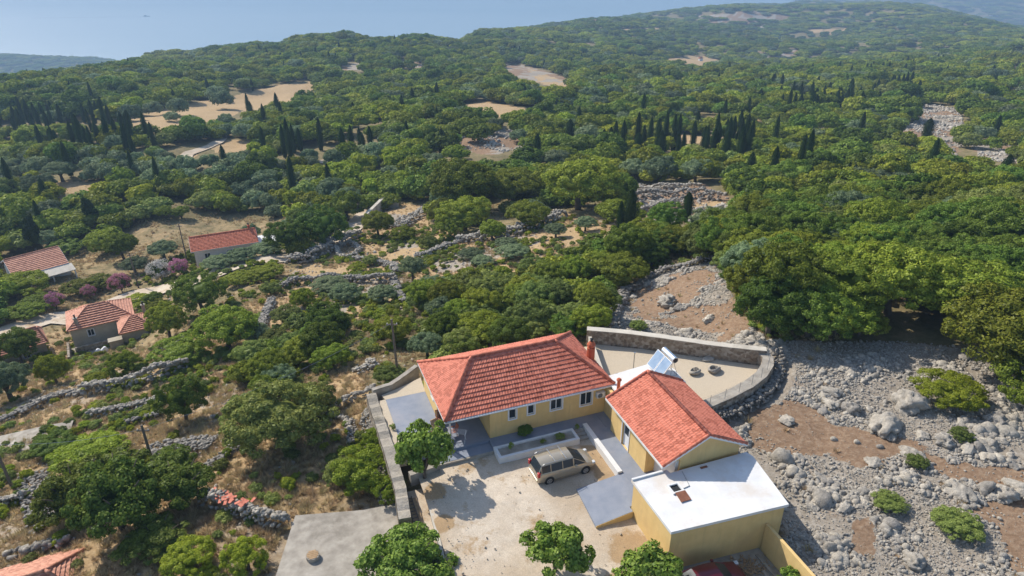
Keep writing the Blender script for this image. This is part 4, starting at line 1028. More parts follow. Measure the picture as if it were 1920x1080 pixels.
# B: left house with porch roof
LIFT = .1
B = vhouse('gabled_village_house', 45, 'white gabled house with orange tile roof and pale lean-to at the far left', -89.4, 111.4, -24.3)
simple_walls(B, .3, 8.9, .3, 8.6, -2, 2.8, M['white'], [(1, 2, .8, 2)])
gable_roof(B, 0, 9.2, 0, 9.0, 2.9, 4.9, (0, 0, 0), 11, M['tileold'], pitch=.25, fascia=M['white'], along='x', cap=.12, verge=False)
w = MB(); w.add([(1.8, -2.4, 2.2), (9.4, -2.4, 2.2), (9.4, .0, 2.75), (1.8, 0, 2.75), (1.8, -2.4, 2.3), (9.4, -2.4, 2.3), (9.4, .0, 2.85), (1.8, 0, 2.85)], [(3, 2, 1, 0), (4, 5, 6, 7), (0, 1, 5, 4), (1, 2, 6, 5), (2, 3, 7, 6), (3, 0, 4, 7)]); w.build('lean_to_roof', M['beigewall'], B)
for x in (2, 5.6, 9.2): q = MB(); q.box(x - .1, x + .1, -2.3, -2.1, -2, 2.2); q.build('post', M['white'], B)
# C: right village house
Cc_ = vhouse('long_village_house', 24, 'long white house with orange red gabled tile roof behind the road', -59.2, 117.2, -21.9)
simple_walls(Cc_, .3, 11.2, .2, 5.9, -2, 2.9, M['white'], [(2, 3, 1, 2.2), (6, 7, 1, 2.2)])
gable_roof(Cc_, -.1, 6.2, -.2, 11.8, 3.0, 4.7, (0, 0, 0), 11, M['tileorange'], pitch=.25, fascia=M['white'], along='x', cap=.12, verge=False)
chim(Cc_, 10.6, 3.3, 4.3, 5.3, M['brick'], .2)
w = MB(); w.box(11.4, 15.5, 1.5, 6, -1, 1.9); w.build('side_building', M['white'], Cc_)
# E: left edge house
E_ = vhouse('edge_village_house', 40, 'tiled house cut by the left edge behind a dark olive tree', -71.5, 78.0, -20.2)
simple_walls(E_, .3, 7.9, .3, 4.9, -2, 2.6, M['creamwall'], [(5, 5.8, 1, 2)])
hip_roof(E_, 0, 8.2, 0, 5.2, 2.65, 4.2, .6, .6, (0, 0, 0), 9, M['tileold'], pitch=.25)
# shed with striped tiles among shrubs
F_ = vhouse('small_shed', 20, 'tiny red tiled shed roof showing behind the pink oleander', -70.5, 97.5, -23.5)
simple_walls(F_, .2, 3.6, .2, 3.2, -1, 1.9, M['creamwall']); hip_roof(F_, 0, 3.8, 0, 3.4, 1.95, 2.9, 1.4, 1.4, (0, 0, 0), 6, M['tileold'], pitch=.25)
# D: bottom left roofs
D_ = vhouse('corner_house', 25, 'tiled house cut by the bottom left corner under the big fig trees', -35.0, 26.0, -7.2)
simple_walls(D_, .4, 9, .4, 5.2, -1, 2.9, M['creamwall'])
hip_roof(D_, 0, 9.4, 0, 5.6, 2.95, 4.3, 2.6, 2.6, (0, 0, 0), 11, M['tileold'], pitch=.2)
# far scattered buildings
for (u, v, s, lab) in [(1115, 44, 9, 'tiny white house on the far ridge left of the rocky slope'), (1512, 50, 10, 'tiny white farmhouse at the edge of the far field'), (1858, 30, 12, 'tiny white house at the foot of the far hills, left of two'), (1890, 34, 14, 'tiny white house at the foot of the far hills, right of two'), (1313, 114, 4, 'small white hut above the tan clearing'), (1163, 48, 8, 'tiny pale house on the far wooded ridge')]:
    P, _, ok = onland([(u, v)])
    if not ok[0]: continue
    r = empty('far_house', tuple(P[0] - [0, 0, .5]), R(rnd.uniform(0, 60)), lab, 'house', 'scattered far houses')
    w = MB(); w.box(-s / 2, s / 2, -s * .35, s * .35, 0, 4.5 if s > 5 else 3); w.build('wall', M['white'], r)
    hh = 4.5 if s > 5 else 3
    w = MB(); w.add([(-s / 2 - .3, -s * .4, hh + .01), (s / 2 + .3, -s * .4, hh + .01), (s / 2 + .3, s * .4, hh + .01), (-s / 2 - .3, s * .4, hh + .01), (-s / 2, 0, hh + 2), (s / 2, 0, hh + 2)], [(0, 1, 5, 4), (2, 3, 4, 5), (3, 0, 4), (1, 2, 5), (3, 2, 1, 0)]); w.build('roof', M['tileold'], r)
# boat
d = ray(274, 31); t = (-330 - CAMH) / d[2]; bp = np.array([0, 0, CAMH]) + d * t
bt = empty('boat', (bp[0], bp[1], -330), R(8), 'tiny boat far out on the sea with a faint wake', 'boat')
w = MB(); w.prism([(-14, -4), (8, -4), (17, 0), (8, 4), (-14, 4)], -.5, 3); w.build('hull', M['white'], bt); w = MB(); w.box(-8, 4, -3, 3, 3, 7); w.build('cabin', M['white'], bt)
w = MB(); w.add([(-14, -3, .25), (-14, 3, .25), (-520, 9, .25), (-520, -9, .25)], [(0, 1, 2, 3)]); w.build('wake', M['wake'] if 'wake' in M else M.setdefault('wake', mat('wake_water', (.08, .14, .2), .35)), bt)

# road through the village
def ribbon(name, uvs, width, z, mt, label):
    P, _, _ = onland(uvs); pts = []
    for a, b in zip(P[:-1], P[1:]):
        n = max(2, int(np.hypot(*(b - a)[:2]) / 1.0)); pts += [a + (b - a) * i / n for i in range(n)]
    pts.append(P[-1]); pts = np.array(pts); 
    for _ in range(4): pts[1:-1] = (pts[:-2] + pts[1:-1] * 2 + pts[2:]) / 4
    t = np.gradient(pts[:, :2], axis=0); t /= np.linalg.norm(t, axis=1)[:, None] + 1e-9; nn = np.stack([-t[:, 1], t[:, 0]], -1)
    K = 5; vs = []
    for k in range(K):
        q = pts[:, :2] + nn * (width * (k / (K - 1) - .5)); vs.append(np.stack([q[:, 0], q[:, 1], terr(q[:, 0], q[:, 1]) + z], -1))
    vs = np.array(vs); vs[:, :, 2] = np.maximum(vs[:, :, 2], vs[2:3, :, 2] - .1) ; n = len(pts); vs[:, :, 2] += .0
    a = (np.arange(K - 1)[:, None] * n + np.arange(n - 1)[None]).ravel()
    o = obj(name, npmesh(name, vs.reshape(-1, 3), np.stack([a, a + n, a + n + 1, a + 1][::-1], -1), [mt], smooth=True)); tag(o, label, kind='structure'); return o
ribbon('village_road', [(-40, 640), (40, 615), (100, 596), (150, 600), (215, 570), (262, 552), (320, 540), (390, 522), (440, 500), (520, 488), (600, 470), (660, 430), (690, 400), (705, 375)], 4.8, .22, M['court'], 'pale village road winding past the oleanders')
ribbon('lane', [(-40, 850), (20, 838), (80, 826), (130, 815)], 4.6, .15, M['concrete'], 'short concrete lane at the left edge')
ribbon('dirt_track', [(415, 245), (416, 262), (395, 275), (350, 290), (350, 300)], 3.5, .25, M['court'], 'white dirt track below the straw field')
ribbon('far_track', [(590, 306), (640, 300), (740, 270), (768, 282), (800, 290)], 3, .25, M['court'], 'pale dirt track winding between the olive trees')

# ------------------------------------------------------------------ dry stone walls and rubble
_ico = blob(1, 1, .0)
def stones(pts, size, seed=0):
    """one mesh of many irregular stones; pts (n,3), size (n,)"""
    g = np.random.default_rng(seed); n = len(pts); v0, f0 = _ico; k = len(v0)
    jit = 1 + g.uniform(-.28, .28, (n, k, 1)); sc = g.uniform(.55, 1.25, (n, 1, 3)) * [1, 1, .75]
    a = g.uniform(0, 6.28, n); ca, sa = np.cos(a)[:, None], np.sin(a)[:, None]
    v = v0[None] * jit * sc * size[:, None, None]
    x = v[..., 0] * ca - v[..., 1] * sa; y = v[..., 0] * sa + v[..., 1] * ca
    v = np.stack([x, y, v[..., 2]], -1) + pts[:, None]
    f = f0[None] + (np.arange(n) * k)[:, None, None]
    return v.reshape(-1, 3), f.reshape(-1, 3)
def drystone(uvs, h, wd, label, name='dry_stone_wall', cat='wall', sz=.2, dens=1.0, closed=False, seed=0, world=False):
    P = np.array([[*l2w(*q)[:2], 0] for q in uvs], float) if world else onland(uvs)[0]; pts = []
    for a, b in zip(P[:-1], P[1:]):
        n = max(1, int(np.hypot(*(b - a)[:2]) / .5)); pts += [a + (b - a) * i / n for i in range(n)]
    pts.append(P[-1]); pts = np.array(pts); g = np.random.default_rng(seed + 5)
    t = np.gradient(pts[:, :2], axis=0) if len(pts) > 1 else np.array([[1., 0]]); t /= np.linalg.norm(t, axis=1)[:, None] + 1e-9; nn = np.stack([-t[:, 1], t[:, 0]], -1)
    per = int(max(5, dens * .5 * (2 * h + wd) / (sz * sz * 1.9))); idx = np.repeat(np.arange(len(pts)), per)
    s = g.uniform(-1, 1, len(idx)); hh = h * (1 + .25 * vnoise(idx * .35, 0, 0, seed)); 
    prof = np.clip(1.25 - np.abs(s), 0, .55) / .55
    lat = s * wd / 2 + g.normal(0, .05, len(idx)); zz = prof * hh * np.where(np.abs(s) > .7, g.uniform(.2, 1, len(idx)), g.uniform(.8, 1.05, len(idx)))
    xy = pts[idx, :2] + nn[idx] * lat[:, None] + t[idx] * g.uniform(-.3, .3, (len(idx), 1))
    z = terr(xy[:, 0], xy[:, 1]) + zz
    ctr = pts[len(pts) // 2] * 1.0
    v, f = stones(np.stack([xy[:, 0], xy[:, 1], z], -1) - ctr, sz * g.uniform(.6, 1.35, len(idx)), seed)
    o = obj(name, npmesh(name, v, f, [M['rock']]), loc=ctr); tag(o, label, cat)
    return o
DW = [
 ([(160, 738), (200, 735), (270, 722), (350, 694)], 1.7, 1.0, 'thick ruined stone wall below the hipped village house', .24),
 ([(523, 546), (560, 534), (620, 528), (700, 532), (738, 530)], 1.3, 1.1, 'long grey dry stone wall crossing the middle clearing', .24),
 ([(738, 525), (745, 545), (757, 572)], .7, 1.1, 'short grey wall running downhill from the long middle wall', .2),
 ([(548, 498), (600, 478), (640, 460), (668, 446)], 1.6, 3.2, 'broad grey scree bank beside the dark trees and the road', .3),
 ([(632, 470), (640, 462), (662, 460), (675, 470), (668, 482), (650, 488), (636, 482), (632, 470)], .8, .8, 'round ring of piled stones in the middle clearing', .22),
 ([(668, 488), (700, 492), (735, 500), (745, 515)], .9, 1.6, 'rubble bank between the stone ring and the small olive tree', .24),
 ([(487, 632), (496, 600), (512, 566)], .7, 1.2, 'pale stone wall climbing from the thicket to the clearing', .22),
 ([(860, 458), (920, 450), (960, 442), (1010, 425), (1052, 408)], 1.5, 2.4, 'long rubble bank below the big round oaks', .3),
 ([(780, 486), (815, 478), (855, 462)], 1.1, 2.2, 'rubble bank left of the long bank below the oaks', .28),
 ([(745, 430), (765, 415), (790, 405), (800, 395)], 1.0, 4.0, 'grey stone heap right of the masonry ruin', .3),
 ([(1160, 360), (1230, 357), (1312, 352)], 1.2, 1.2, 'uppermost terrace wall behind the lone cypress', .26),
 ([(1170, 374), (1230, 374), (1300, 372), (1350, 376)], 1.9, 1.6, 'middle terrace wall behind the lone cypress', .3),
 ([(1195, 402), (1225, 396), (1268, 386)], 1.6, 2.2, 'lowest terrace wall left of the lone cypress', .28),
 ([(1392, 372), (1430, 378), (1472, 388)], 1.0, 1.6, 'stone wall half hidden in the wood right of the terraces', .28),
 ([(1152, 628), (1150, 590), (1170, 552), (1225, 520), (1290, 500), (1350, 486)], .7, 1.3, 'low rubble wall fencing the bare soil clearing', .24),
 ([(-20, 800), (40, 778), (100, 748), (160, 735)], .6, 1.6, 'rubble line from the left edge up to the ruined wall', .22),
 ([(175, 782), (235, 772), (305, 752)], .8, .9, 'low stone terrace wall under the ruined wall', .2),
 ([(232, 800), (270, 790), (300, 782)], .6, .8, 'short stone line left of the round bush', .2),
 ([(395, 876), (430, 852), (445, 838)], .5, 1.1, 'small stone line left of the loose green tree', .16),
 ([(385, 945), (430, 958), (480, 975), (532, 990)], 1.15, .8, 'stone wall with broken roof tiles on top beside the fig trees', .17),
 ([(62, 895), (72, 930), (84, 965), (96, 985)], .35, 2.6, 'pale grey stone strip running down the lower left slope', .17),
 ([(262, 862), (300, 848), (340, 842), (395, 838)], .5, 3.0, 'grey rubble heap around the short utility pole', .19),
 ([(-10, 955), (30, 945), (62, 935)], .9, .7, 'mossy stone wall at the lower left edge', .2),
 ([(20, 1045), (60, 1032), (130, 1020)], .5, .8, 'row of pale boulders above the corner house roof', .26),
 ([(560, 800), (600, 785), (660, 752), (700, 735)], .6, .8, 'low stone line climbing behind the big loose green tree', .2),
 ([(615, 775), (655, 795), (662, 830)], .4, .7, 'short stone edge beside the dry grass left of the patio', .16),
 ([(670, 700), (690, 690), (700, 680)], .5, 1.4, 'small pale rock pile in the scrub left of the yellow house', .22),
 ([(300, 660), (330, 650), (345, 640)], .5, .8, 'low stones in the garden right of the village house', .18),
]
for k, (uv, h, wd, lab, sz) in enumerate(DW): drystone(uv, h, wd, lab, sz=sz, seed=k)
drystone([(-7.9, 8.2), (-8.1, 4), (-8.1, 0), (-8.2, -2.2)], .9, 1.1, 'tumbled stones banked against the outside of the old boundary wall', 'stone_bank', sz=.13, seed=60, world=True)
drystone([(16.0, -4.2), (19, -3.75), (21.8, -3.0), (24.2, -1.9), (26.2, -.2), (27.3, 1.2)], .7, 1.0, 'stones heaped against the outer foot of the curved grey yard wall', 'stone_bank', sz=.17, seed=61, world=True)
P, _, _ = onland([(685, 418), (720, 392), (748, 388)])
for k, (a, b, lab) in enumerate([(P[0], P[1], 'roofless masonry ruin wall beside the dirt path, left piece'), (P[1], P[2], 'roofless masonry ruin wall beside the grey stone heap, right piece')]):
    d = b - a; l = float(np.hypot(d[0], d[1])); o = MB().box(0, l, -.35, .35, -1.5, 1.7).build('ruin_wall', M['beigewall']); o.location = a; o.rotation_euler = (0, 0, math.atan2(d[1], d[0])); tag(o, lab, 'wall')
v = []; f = []
g = np.random.default_rng(3); P, _, _ = onland([(405, 948), (470, 972)])
mb = MB()
for k in range(34):
    t = g.uniform(0, 1); p = P[0] * (1 - t) + P[1] * t; a = g.uniform(0, 3); c0 = np.array([p[0] + g.normal(0, .2), p[1] + g.normal(0, .2), 1.28 + terr1(p[0], p[1]) + g.uniform(-.05, .1)]) - P[0]
    dx, dy = np.array([math.cos(a), math.sin(a), .1]) * .2, np.array([-math.sin(a), math.cos(a), -.1]) * .11
    q = [c0 - dx - dy, c0 + dx - dy, c0 + dx + dy, c0 - dx + dy]; mb.add([tuple(x) for x in q] + [tuple(x + [0, 0, .03]) for x in q], [(3, 2, 1, 0), (4, 5, 6, 7), (0, 1, 5, 4), (1, 2, 6, 5), (2, 3, 7, 6), (3, 0, 4, 7)])
o = mb.build('broken_tiles', M['tile']); o.location = P[0]; tag(o, 'heap of broken orange roof tiles on the stone wall', 'tiles')

# ------------------------------------------------------------------ boulders
RB = [npmesh('boulder_shape', *(lambda b: (b[0] * s, b[1]))(blob(200 + k, 4, .5, f=2.6)), [M['rock']]) for k, s in enumerate([(1, .8, .6), (1, .9, .8), (1.1, .7, .5), (.9, .9, .65), (1.2, .8, .7)])]
BL = [(1252, 572, 46, 'broad pale boulder in the bare soil clearing', 1), (1275, 578, 30, 'boulder leaning on the broad pale one in the soil clearing', 0), (1216, 608, 22, 'lone round boulder on bare soil behind the stone yard wall', 3),
      (1330, 600, 34, 'grey boulder at the right end of the long rubble bank', 2), (1300, 628, 30, 'flat boulder just behind the stone yard wall', 2), (1560, 738, 42, 'big pitted grey boulder right of the yard wall', 4),
      (1592, 770, 46, 'big grey boulder at the edge of the brown soil patch, left one', 1), (1555, 760, 40, 'big rounded boulder at the edge of the brown soil patch, right one', 4), (1476, 792, 40, 'isolated knobbly rock cluster on brown soil', 0),
      (1660, 800, 95, 'largest karst outcrop above the brown soil patch', 2), (1700, 760, 80, 'karst outcrop behind the largest one', 1), (1668, 820, 34, 'flat slab boulder below the karst outcrop', 2), (1730, 818, 34, 'smooth oval boulder on the orange soil', 3),
      (1772, 832, 46, 'grooved dark boulder beside the orange soil', 1), (1815, 845, 44, 'shaded boulder below the low oak branch', 4), (1870, 800, 60, 'big shaded boulder under the right oaks', 1), (1850, 860, 50, 'dark boulder in the right hand shade', 0),
      (1455, 865, 22, 'small dark boulder right of the tiled annex', 3), (1500, 872, 22, 'small round boulder in the gravelly patch', 0), (1495, 888, 20, 'lower small boulder in the gravelly patch', 3), (1530, 946, 30, 'upright boulder near the flat roof corner', 1),
      (1584, 955, 40, 'wide dark boulder beside the flat roof corner', 4), (1880, 930, 56, 'grey boulder row at the right edge, left one', 1), (1905, 915, 50, 'grey boulder row at the right edge, right one', 4), (1800, 925, 70, 'long grey rock ledge above the reddish soil', 2),
      (1710, 855, 60, 'rounded ledge under the brown soil patch', 2), (1640, 870, 40, 'grey ledge block left of the rounded ledge', 0), (1715, 1060, 50, 'large boulder at the lower right', 1)]
P, D_, _ = onland([(b[0], b[1]) for b in BL])
for (u, v_, wp, lab, k), p, d in zip(BL, P, D_):
    s = wp * d / FPX / 2 * .8; tag(obj('boulder', RB[k], loc=(p[0], p[1], p[2] + s * .15), rz=rnd.uniform(0, 6), sc=(s, s, s * .85)), lab, 'boulder')
# more boulders, alike, scattered through the rubble
X = rng.uniform(8, 75, 420000); Y = rng.uniform(18, 90, 420000)
LX, LY = w2l(X, Y)
ok = (sdpoly(LX, LY, COMP) > .5) & (sdpoly(LX, LY, YARD) > 1.3) & ~((LX > 12.5) & (LX < 13.5) & (LY < -14)); X, Y, LX, LY = X[ok], Y[ok], LX[ok], LY[ok]
Z = terr(X, Y); U, V, W_ = pxy(np.stack([X, Y, Z], -1))
ok = zone(U, V, [STONY]); X, Y, Z, U, V = X[ok], Y[ok], Z[ok], U[ok], V[ok]
dirt = zone(U + 34 * fbm(X / 2, Y / 2, 0, 32), V + 22 * fbm(X / 2, Y / 2, 0, 42), DIRT)
den = np.clip(.95 + 1.5 * fbm(X / 2.6, Y / 2.6, 0, 71, 4), 0.04, 1); den = np.where(dirt, .13, den)
ok = rng.uniform(0, 1, len(X)) < den * .75; X, Y, Z, den, dirt = X[ok], Y[ok], Z[ok], den[ok], dirt[ok]
big = fbm(X / 2.2, Y / 2.2, 0, 81, 3)
size = np.exp(rng.normal(-2.42, .45, len(X))) * (1 + 2.2 * np.clip(big, -.2, 1)); size = np.where(dirt, size * .42, size)
cand = np.where((big > .25) & ~dirt)[0]; rng.shuffle(cand); chosen = []
for q in cand:
    if all((X[q] - X[c]) ** 2 + (Y[q] - Y[c]) ** 2 > 1.9 for c in chosen): chosen.append(q)
    if len(chosen) >= 190: break
for q in chosen:
    s = rng.uniform(.22, .5); tag(obj('boulder', RB[int(rng.integers(0, 5))], loc=(X[q], Y[q], Z[q] + s * .12), rz=rng.uniform(0, 6), sc=(s * rng.uniform(.8, 1.2), s, s * rng.uniform(.6, .95))), 'rough grey limestone boulder half sunk in the rubble field right of the houses', 'boulder', 'limestone boulders of the rubble field')

def scatter(name, label, P, scl, rot, idx, protos, cat=None):
    me = bpy.data.meshes.new(name); me.vertices.add(len(P)); me.vertices.foreach_set('co', np.asarray(P, np.float32).ravel())
    a = me.attributes.new('scl', 'FLOAT_VECTOR', 'POINT'); a.data.foreach_set('vector', np.asarray(scl, np.float32).ravel())
    a = me.attributes.new('rot', 'FLOAT_VECTOR', 'POINT'); a.data.foreach_set('vector', np.asarray(rot, np.float32).ravel())
    a = me.attributes.new('idx', 'INT', 'POINT'); a.data.foreach_set('value', np.asarray(idx, np.int32))
    o = obj(name, me); ng = bpy.data.node_groups.new(name, 'GeometryNodeTree')
    ng.interface.new_socket('Geometry', in_out='INPUT', socket_type='NodeSocketGeometry'); ng.interface.new_socket('Geometry', in_out='OUTPUT', socket_type='NodeSocketGeometry')
    nn = ng.nodes; L_ = ng.links.new; gi = nn.new('NodeGroupInput'); go = nn.new('NodeGroupOutput'); jn = nn.new('GeometryNodeJoinGeometry')
    def attr(n, t):
        x = nn.new('GeometryNodeInputNamedAttribute'); x.data_type = t; x.inputs['Name'].default_value = n; return x.outputs['Attribute']
    s_, r_, i_ = attr('scl', 'FLOAT_VECTOR'), attr('rot', 'FLOAT_VECTOR'), attr('idx', 'INT')
    e = nn.new('FunctionNodeEulerToRotation'); L_(r_, e.inputs[0])
    for k, pr in enumerate(protos):
        oi = nn.new('GeometryNodeObjectInfo'); oi.transform_space = 'ORIGINAL'; oi.inputs['Object'].default_value = pr; oi.inputs['As Instance'].default_value = True
        cp = nn.new('FunctionNodeCompare'); cp.data_type = 'INT'; cp.operation = 'EQUAL'; L_(i_, cp.inputs[2]); cp.inputs[3].default_value = k
        ip = nn.new('GeometryNodeInstanceOnPoints'); L_(gi.outputs[0], ip.inputs['Points']); L_(cp.outputs[0], ip.inputs['Selection']); L_(oi.outputs['Geometry'], ip.inputs['Instance'])
        L_(e.outputs[0], ip.inputs['Rotation']); L_(s_, ip.inputs['Scale']); L_(ip.outputs[0], jn.inputs[0])
    L_(jn.outputs[0], go.inputs[0]); md = o.modifiers.new('scatter', 'NODES'); md.node_group = ng
    return tag(o, label, cat, kind='stuff')
def rrot(n, tilt=.0): return np.stack([rng.normal(0, tilt, n), rng.normal(0, tilt, n), rng.uniform(0, 6.28, n)], -1)
# proto stones: four real small rocks lying in the rubble
SP = []
for k in range(4):
    v_, f_ = blob(300 + k, 2, .3); p = l2w(24 + k * 1.2, -9 - k); z = terr1(p[0], p[1])
    SP.append(tag(obj('small_rock', npmesh('small_rock', v_ * [1, .8, .65], f_, [M['rock']]), loc=(p[0], p[1], z + .05), sc=.3), 'small angular grey rock in the rubble field right of the tiled annex', 'rock', 'small rocks of the rubble field'))
n = len(X); sc = size[:, None] * rng.uniform(.7, 1.3, (n, 3)); P = np.stack([X, Y, Z + size * .2], -1)
print('rubble', n)
scatter('rubble', 'grey limestone rubble covering the ground right of the houses', P, sc, rrot(n, .5), rng.integers(0, 4, n), SP)

# ------------------------------------------------------------------ plants: prototypes
def dirs(g, n, zmin=-.45, bias=0.0):
    z = g.uniform(zmin, 1, n); z = z + bias * (1 - z) * .5; a = g.uniform(0, 2 * math.pi, n); r = np.sqrt(np.maximum(0, 1 - z * z)); return np.stack([r * np.cos(a), r * np.sin(a), z], -1)
def crown_mesh(name, seed, lm, nleaf, leaf, nlobe=40, lobe=.15, zr=.8, z0=.1, aspect=.55, core=.8, zmin=-.5, loose=.0, taper=0.0, shape='round'):
    g = np.random.default_rng(seed); cz = z0 + zr / 2
    if shape == 'column':
        t = g.uniform(0, 1, nleaf) ** .85; prof = .5 * np.minimum(1, (1 - t) * 3.0) ** .7 * (.62 + .38 * np.minimum(1, t * 5)); a = g.uniform(0, 6.283, nleaf)
        rr_ = prof * g.uniform(.72, 1.08, nleaf) * (1 + .18 * vnoise(np.cos(a) * 2, np.sin(a) * 2, t * 14, seed)); pos = np.stack([rr_ * np.cos(a), rr_ * np.sin(a), z0 + t * zr], -1)
        out = np.stack([np.cos(a), np.sin(a), np.full(nleaf, .5)], -1)
    else:
        ld = dirs(g, nlobe, zmin, .2); lr = lobe * g.uniform(.65, 1.35, nlobe); ext = (.5 - lr * .8) * g.uniform(.72 - loose, 1.05, nlobe)
        big = 1 + .22 * vnoise(ld[:, 0] * 1.3 + seed, ld[:, 1] * 1.3, ld[:, 2] * 1.3, seed)
        lc = ld * (ext * big)[:, None]
        if shape == 'cone': lc[:, :2] *= np.clip(1.0 - (lc[:, 2:] + .5) * .85, .1, 1.2)
        lc[:, 2] *= zr
        li = g.integers(0, nlobe, nleaf); d = dirs(g, nleaf, -.75, .1)
        d = d + ld[li] * .7; d /= np.linalg.norm(d, axis=1)[:, None]
        pos = lc[li] + d * (lr[li] * g.uniform(.55, 1.12, nleaf))[:, None] * [1, 1, max(.8, min(zr, 1.2))]
        pos[:, 2] += cz; out = d
        pos[:, 2] = np.maximum(pos[:, 2], z0 * .3)
    nrm = out + g.normal(0, .4, (nleaf, 3)); nrm /= np.linalg.norm(nrm, axis=1)[:, None]
    t1 = np.cross(nrm, g.normal(0, 1, (nleaf, 3))); t1 /= np.linalg.norm(t1, axis=1)[:, None]; t2 = np.cross(nrm, t1)
    if shape == 'column': t1 = np.array([0, 0, 1.]) + out * .25 + g.normal(0, .15, (nleaf, 3)); t1 /= np.linalg.norm(t1, axis=1)[:, None]; t2 = np.cross(nrm, t1)
    s = leaf * g.uniform(.6, 1.4, nleaf)[:, None]
    q = np.stack([pos - t1 * s, pos + t2 * s * aspect, pos + t1 * s, pos - t2 * s * aspect], 1)
    v = q.reshape(-1, 3); f = np.arange(len(v)).reshape(-1, 4)
    if core:
        cv, cf = blob(seed + 500, 3, .0)
        if shape == 'column': tt = (cv[:, 2] + 1) / 2; pr = .33 * np.minimum(1, (1 - tt) * 3.0) ** .7; rad = np.hypot(cv[:, 0], cv[:, 1]) + 1e-6; cv = np.stack([cv[:, 0] / rad * pr * (tt < .995), cv[:, 1] / rad * pr * (tt < .995), z0 + tt * zr * .96], -1)
        else:
            cv = cv * (.84 + .25 * fbm(cv[:, 0] * 2, cv[:, 1] * 2, cv[:, 2] * 2, seed, 2))[:, None] * [.46 * core, .46 * core, .46 * zr * core]; 
            if shape == 'cone': cv[:, :2] *= np.clip(1.0 - (cv[:, 2:] / zr + .5) * .85, .1, 1.2)
            cv[:, 2] = np.maximum(cv[:, 2] + cz, z0 * .6)
        qf = np.concatenate([cf, cf[:, 2:3]], 1) + len(v)
        me = bpy.data.meshes.new(name); allv = np.concatenate([v, cv]).astype(np.float32)
        me.vertices.add(len(allv)); me.vertices.foreach_set('co', allv.ravel())
        loops = np.concatenate([f.ravel(), (cf + len(v)).ravel()]).astype(np.int32); me.loops.add(len(loops)); me.loops.foreach_set('vertex_index', loops)
        tot = np.concatenate([np.full(len(f), 4), np.full(len(cf), 3)]).astype(np.int32); me.polygons.add(len(tot)); me.polygons.foreach_set('loop_start', (np.cumsum(tot) - tot).astype(np.int32)); me.polygons.foreach_set('loop_total', tot)
        me.materials.append(lm); me.update(); return me
    return npmesh(name, v, f, [lm])
def trunk_mesh(name, seed, h, r, limbs=5, spread=.3, top=.6):
    g = np.random.default_rng(seed); mb = MB(); j = g.normal(0, .03, 2)
    mb.tube([(0, 0, -.1), (j[0], j[1], h * .5), (j[0] * 1.5, j[1] * 1.5, h)], [r * 1.3, r, r * .75], 8)
    for k in range(limbs):
        a = 6.28 * k / limbs + g.uniform(-.4, .4); s = spread * g.uniform(.7, 1.1); z = h * g.uniform(.75, 1)
        mb.tube([(j[0] * 1.4, j[1] * 1.4, z), (math.cos(a) * s * .5, math.sin(a) * s * .5, z + (top - z) * .55), (math.cos(a) * s, math.sin(a) * s, top)], [r * .6, r * .38, r * .12], 6)
    me = bpy.data.meshes.new(name); me.from_pydata(mb.v, [], mb.f); me.materials.append(M['bark']); me.polygons.foreach_set('use_smooth', [True] * len(mb.f)); return me
T_OAK = [trunk_mesh('oak_trunk', 20 + k, .28, .035) for k in range(2)]
T_OLV = trunk_mesh('olive_trunk', 25, .26, .045, 5, .28, .62); T_FIG = trunk_mesh('fig_trunk', 27, .22, .03, 6, .34, .7); T_CYP = trunk_mesh('cypress_trunk', 28, .3, .07, 0); T_BUSH = trunk_mesh('shrub_stem', 29, .1, .02, 6, .3, .4)
K = {}
def kind(nm, trunk, meshes): K[nm] = (trunk, meshes)
hi = lambda nm, s, lm, **kw: [crown_mesh(nm + '_crown', s + q, lm, 22000, .0145, 130, .075, **kw) for q in range(2)]
md_ = lambda nm, s, lm, **kw: [crown_mesh(nm + '_crown', s + q, lm, 8000, .024, 64, .105, **kw) for q in range(3)]
kind('oakhi', T_OAK[0], hi('oak', 100, L_OAK, zr=.72, z0=.12, core=.64)); kind('oak', T_OAK[0], md_('oak', 110, L_OAK, zr=.72, z0=.1, core=.74))
kind('darkhi', T_OAK[1], hi('oak', 120, L_OAKD, zr=.78, z0=.1, core=.64)); kind('dark', T_OAK[1], md_('oak', 130, L_OAKD, zr=.75, z0=.1, core=.74))
kind('yelhi', T_OAK[1], hi('oak', 140, L_YEL, zr=.7, z0=.08, core=.6)); kind('yel', T_OAK[1], md_('oak', 150, L_YEL, zr=.7, z0=.08, core=.72))
kind('scrubhi', T_BUSH, hi('scrub', 160, L_SCRUB, zr=.7, z0=.02, core=.66, loose=.2)); kind('scrub', T_BUSH, md_('scrub', 165, L_SCRUB, zr=.66, z0=.02, core=.66))
kind('olivehi', T_OLV, hi('olive', 170, L_OLIVE, zr=.6, z0=.2, core=.62, loose=.1)); kind('olive', T_OLV, md_('olive', 175, L_OLIVE, zr=.62, z0=.14, core=.7))
kind('cypress', T_CYP, [crown_mesh('cypress_crown', 180 + q, L_CYP, 3600, .075, zr=4.2, z0=.12, aspect=.3, shape='column') for q in range(2)])
kind('fir', T_CYP, [crown_mesh('fir_crown', 185, L_CYP, 5000, .045, 46, .13, zr=1.9, z0=.1, shape='cone', core=.8)])
kind('oleander_pink', T_BUSH, [crown_mesh('oleander_flowers', 190, L_PINK, 2600, .022, 40, .13, zr=.8, z0=.03, core=0)]); kind('oleander_white', T_BUSH, [crown_mesh('oleander_flowers', 192, L_WHITE, 4200, .022, 40, .13, zr=.7, z0=.03, core=0)])
kind('fig', T_FIG, [crown_mesh('fig_crown', 194 + q, L_FIG, 6500, .026, 46, .13, zr=.62, z0=.2, aspect=.8, core=.0 if q else .5, loose=.35) for q in range(2)])
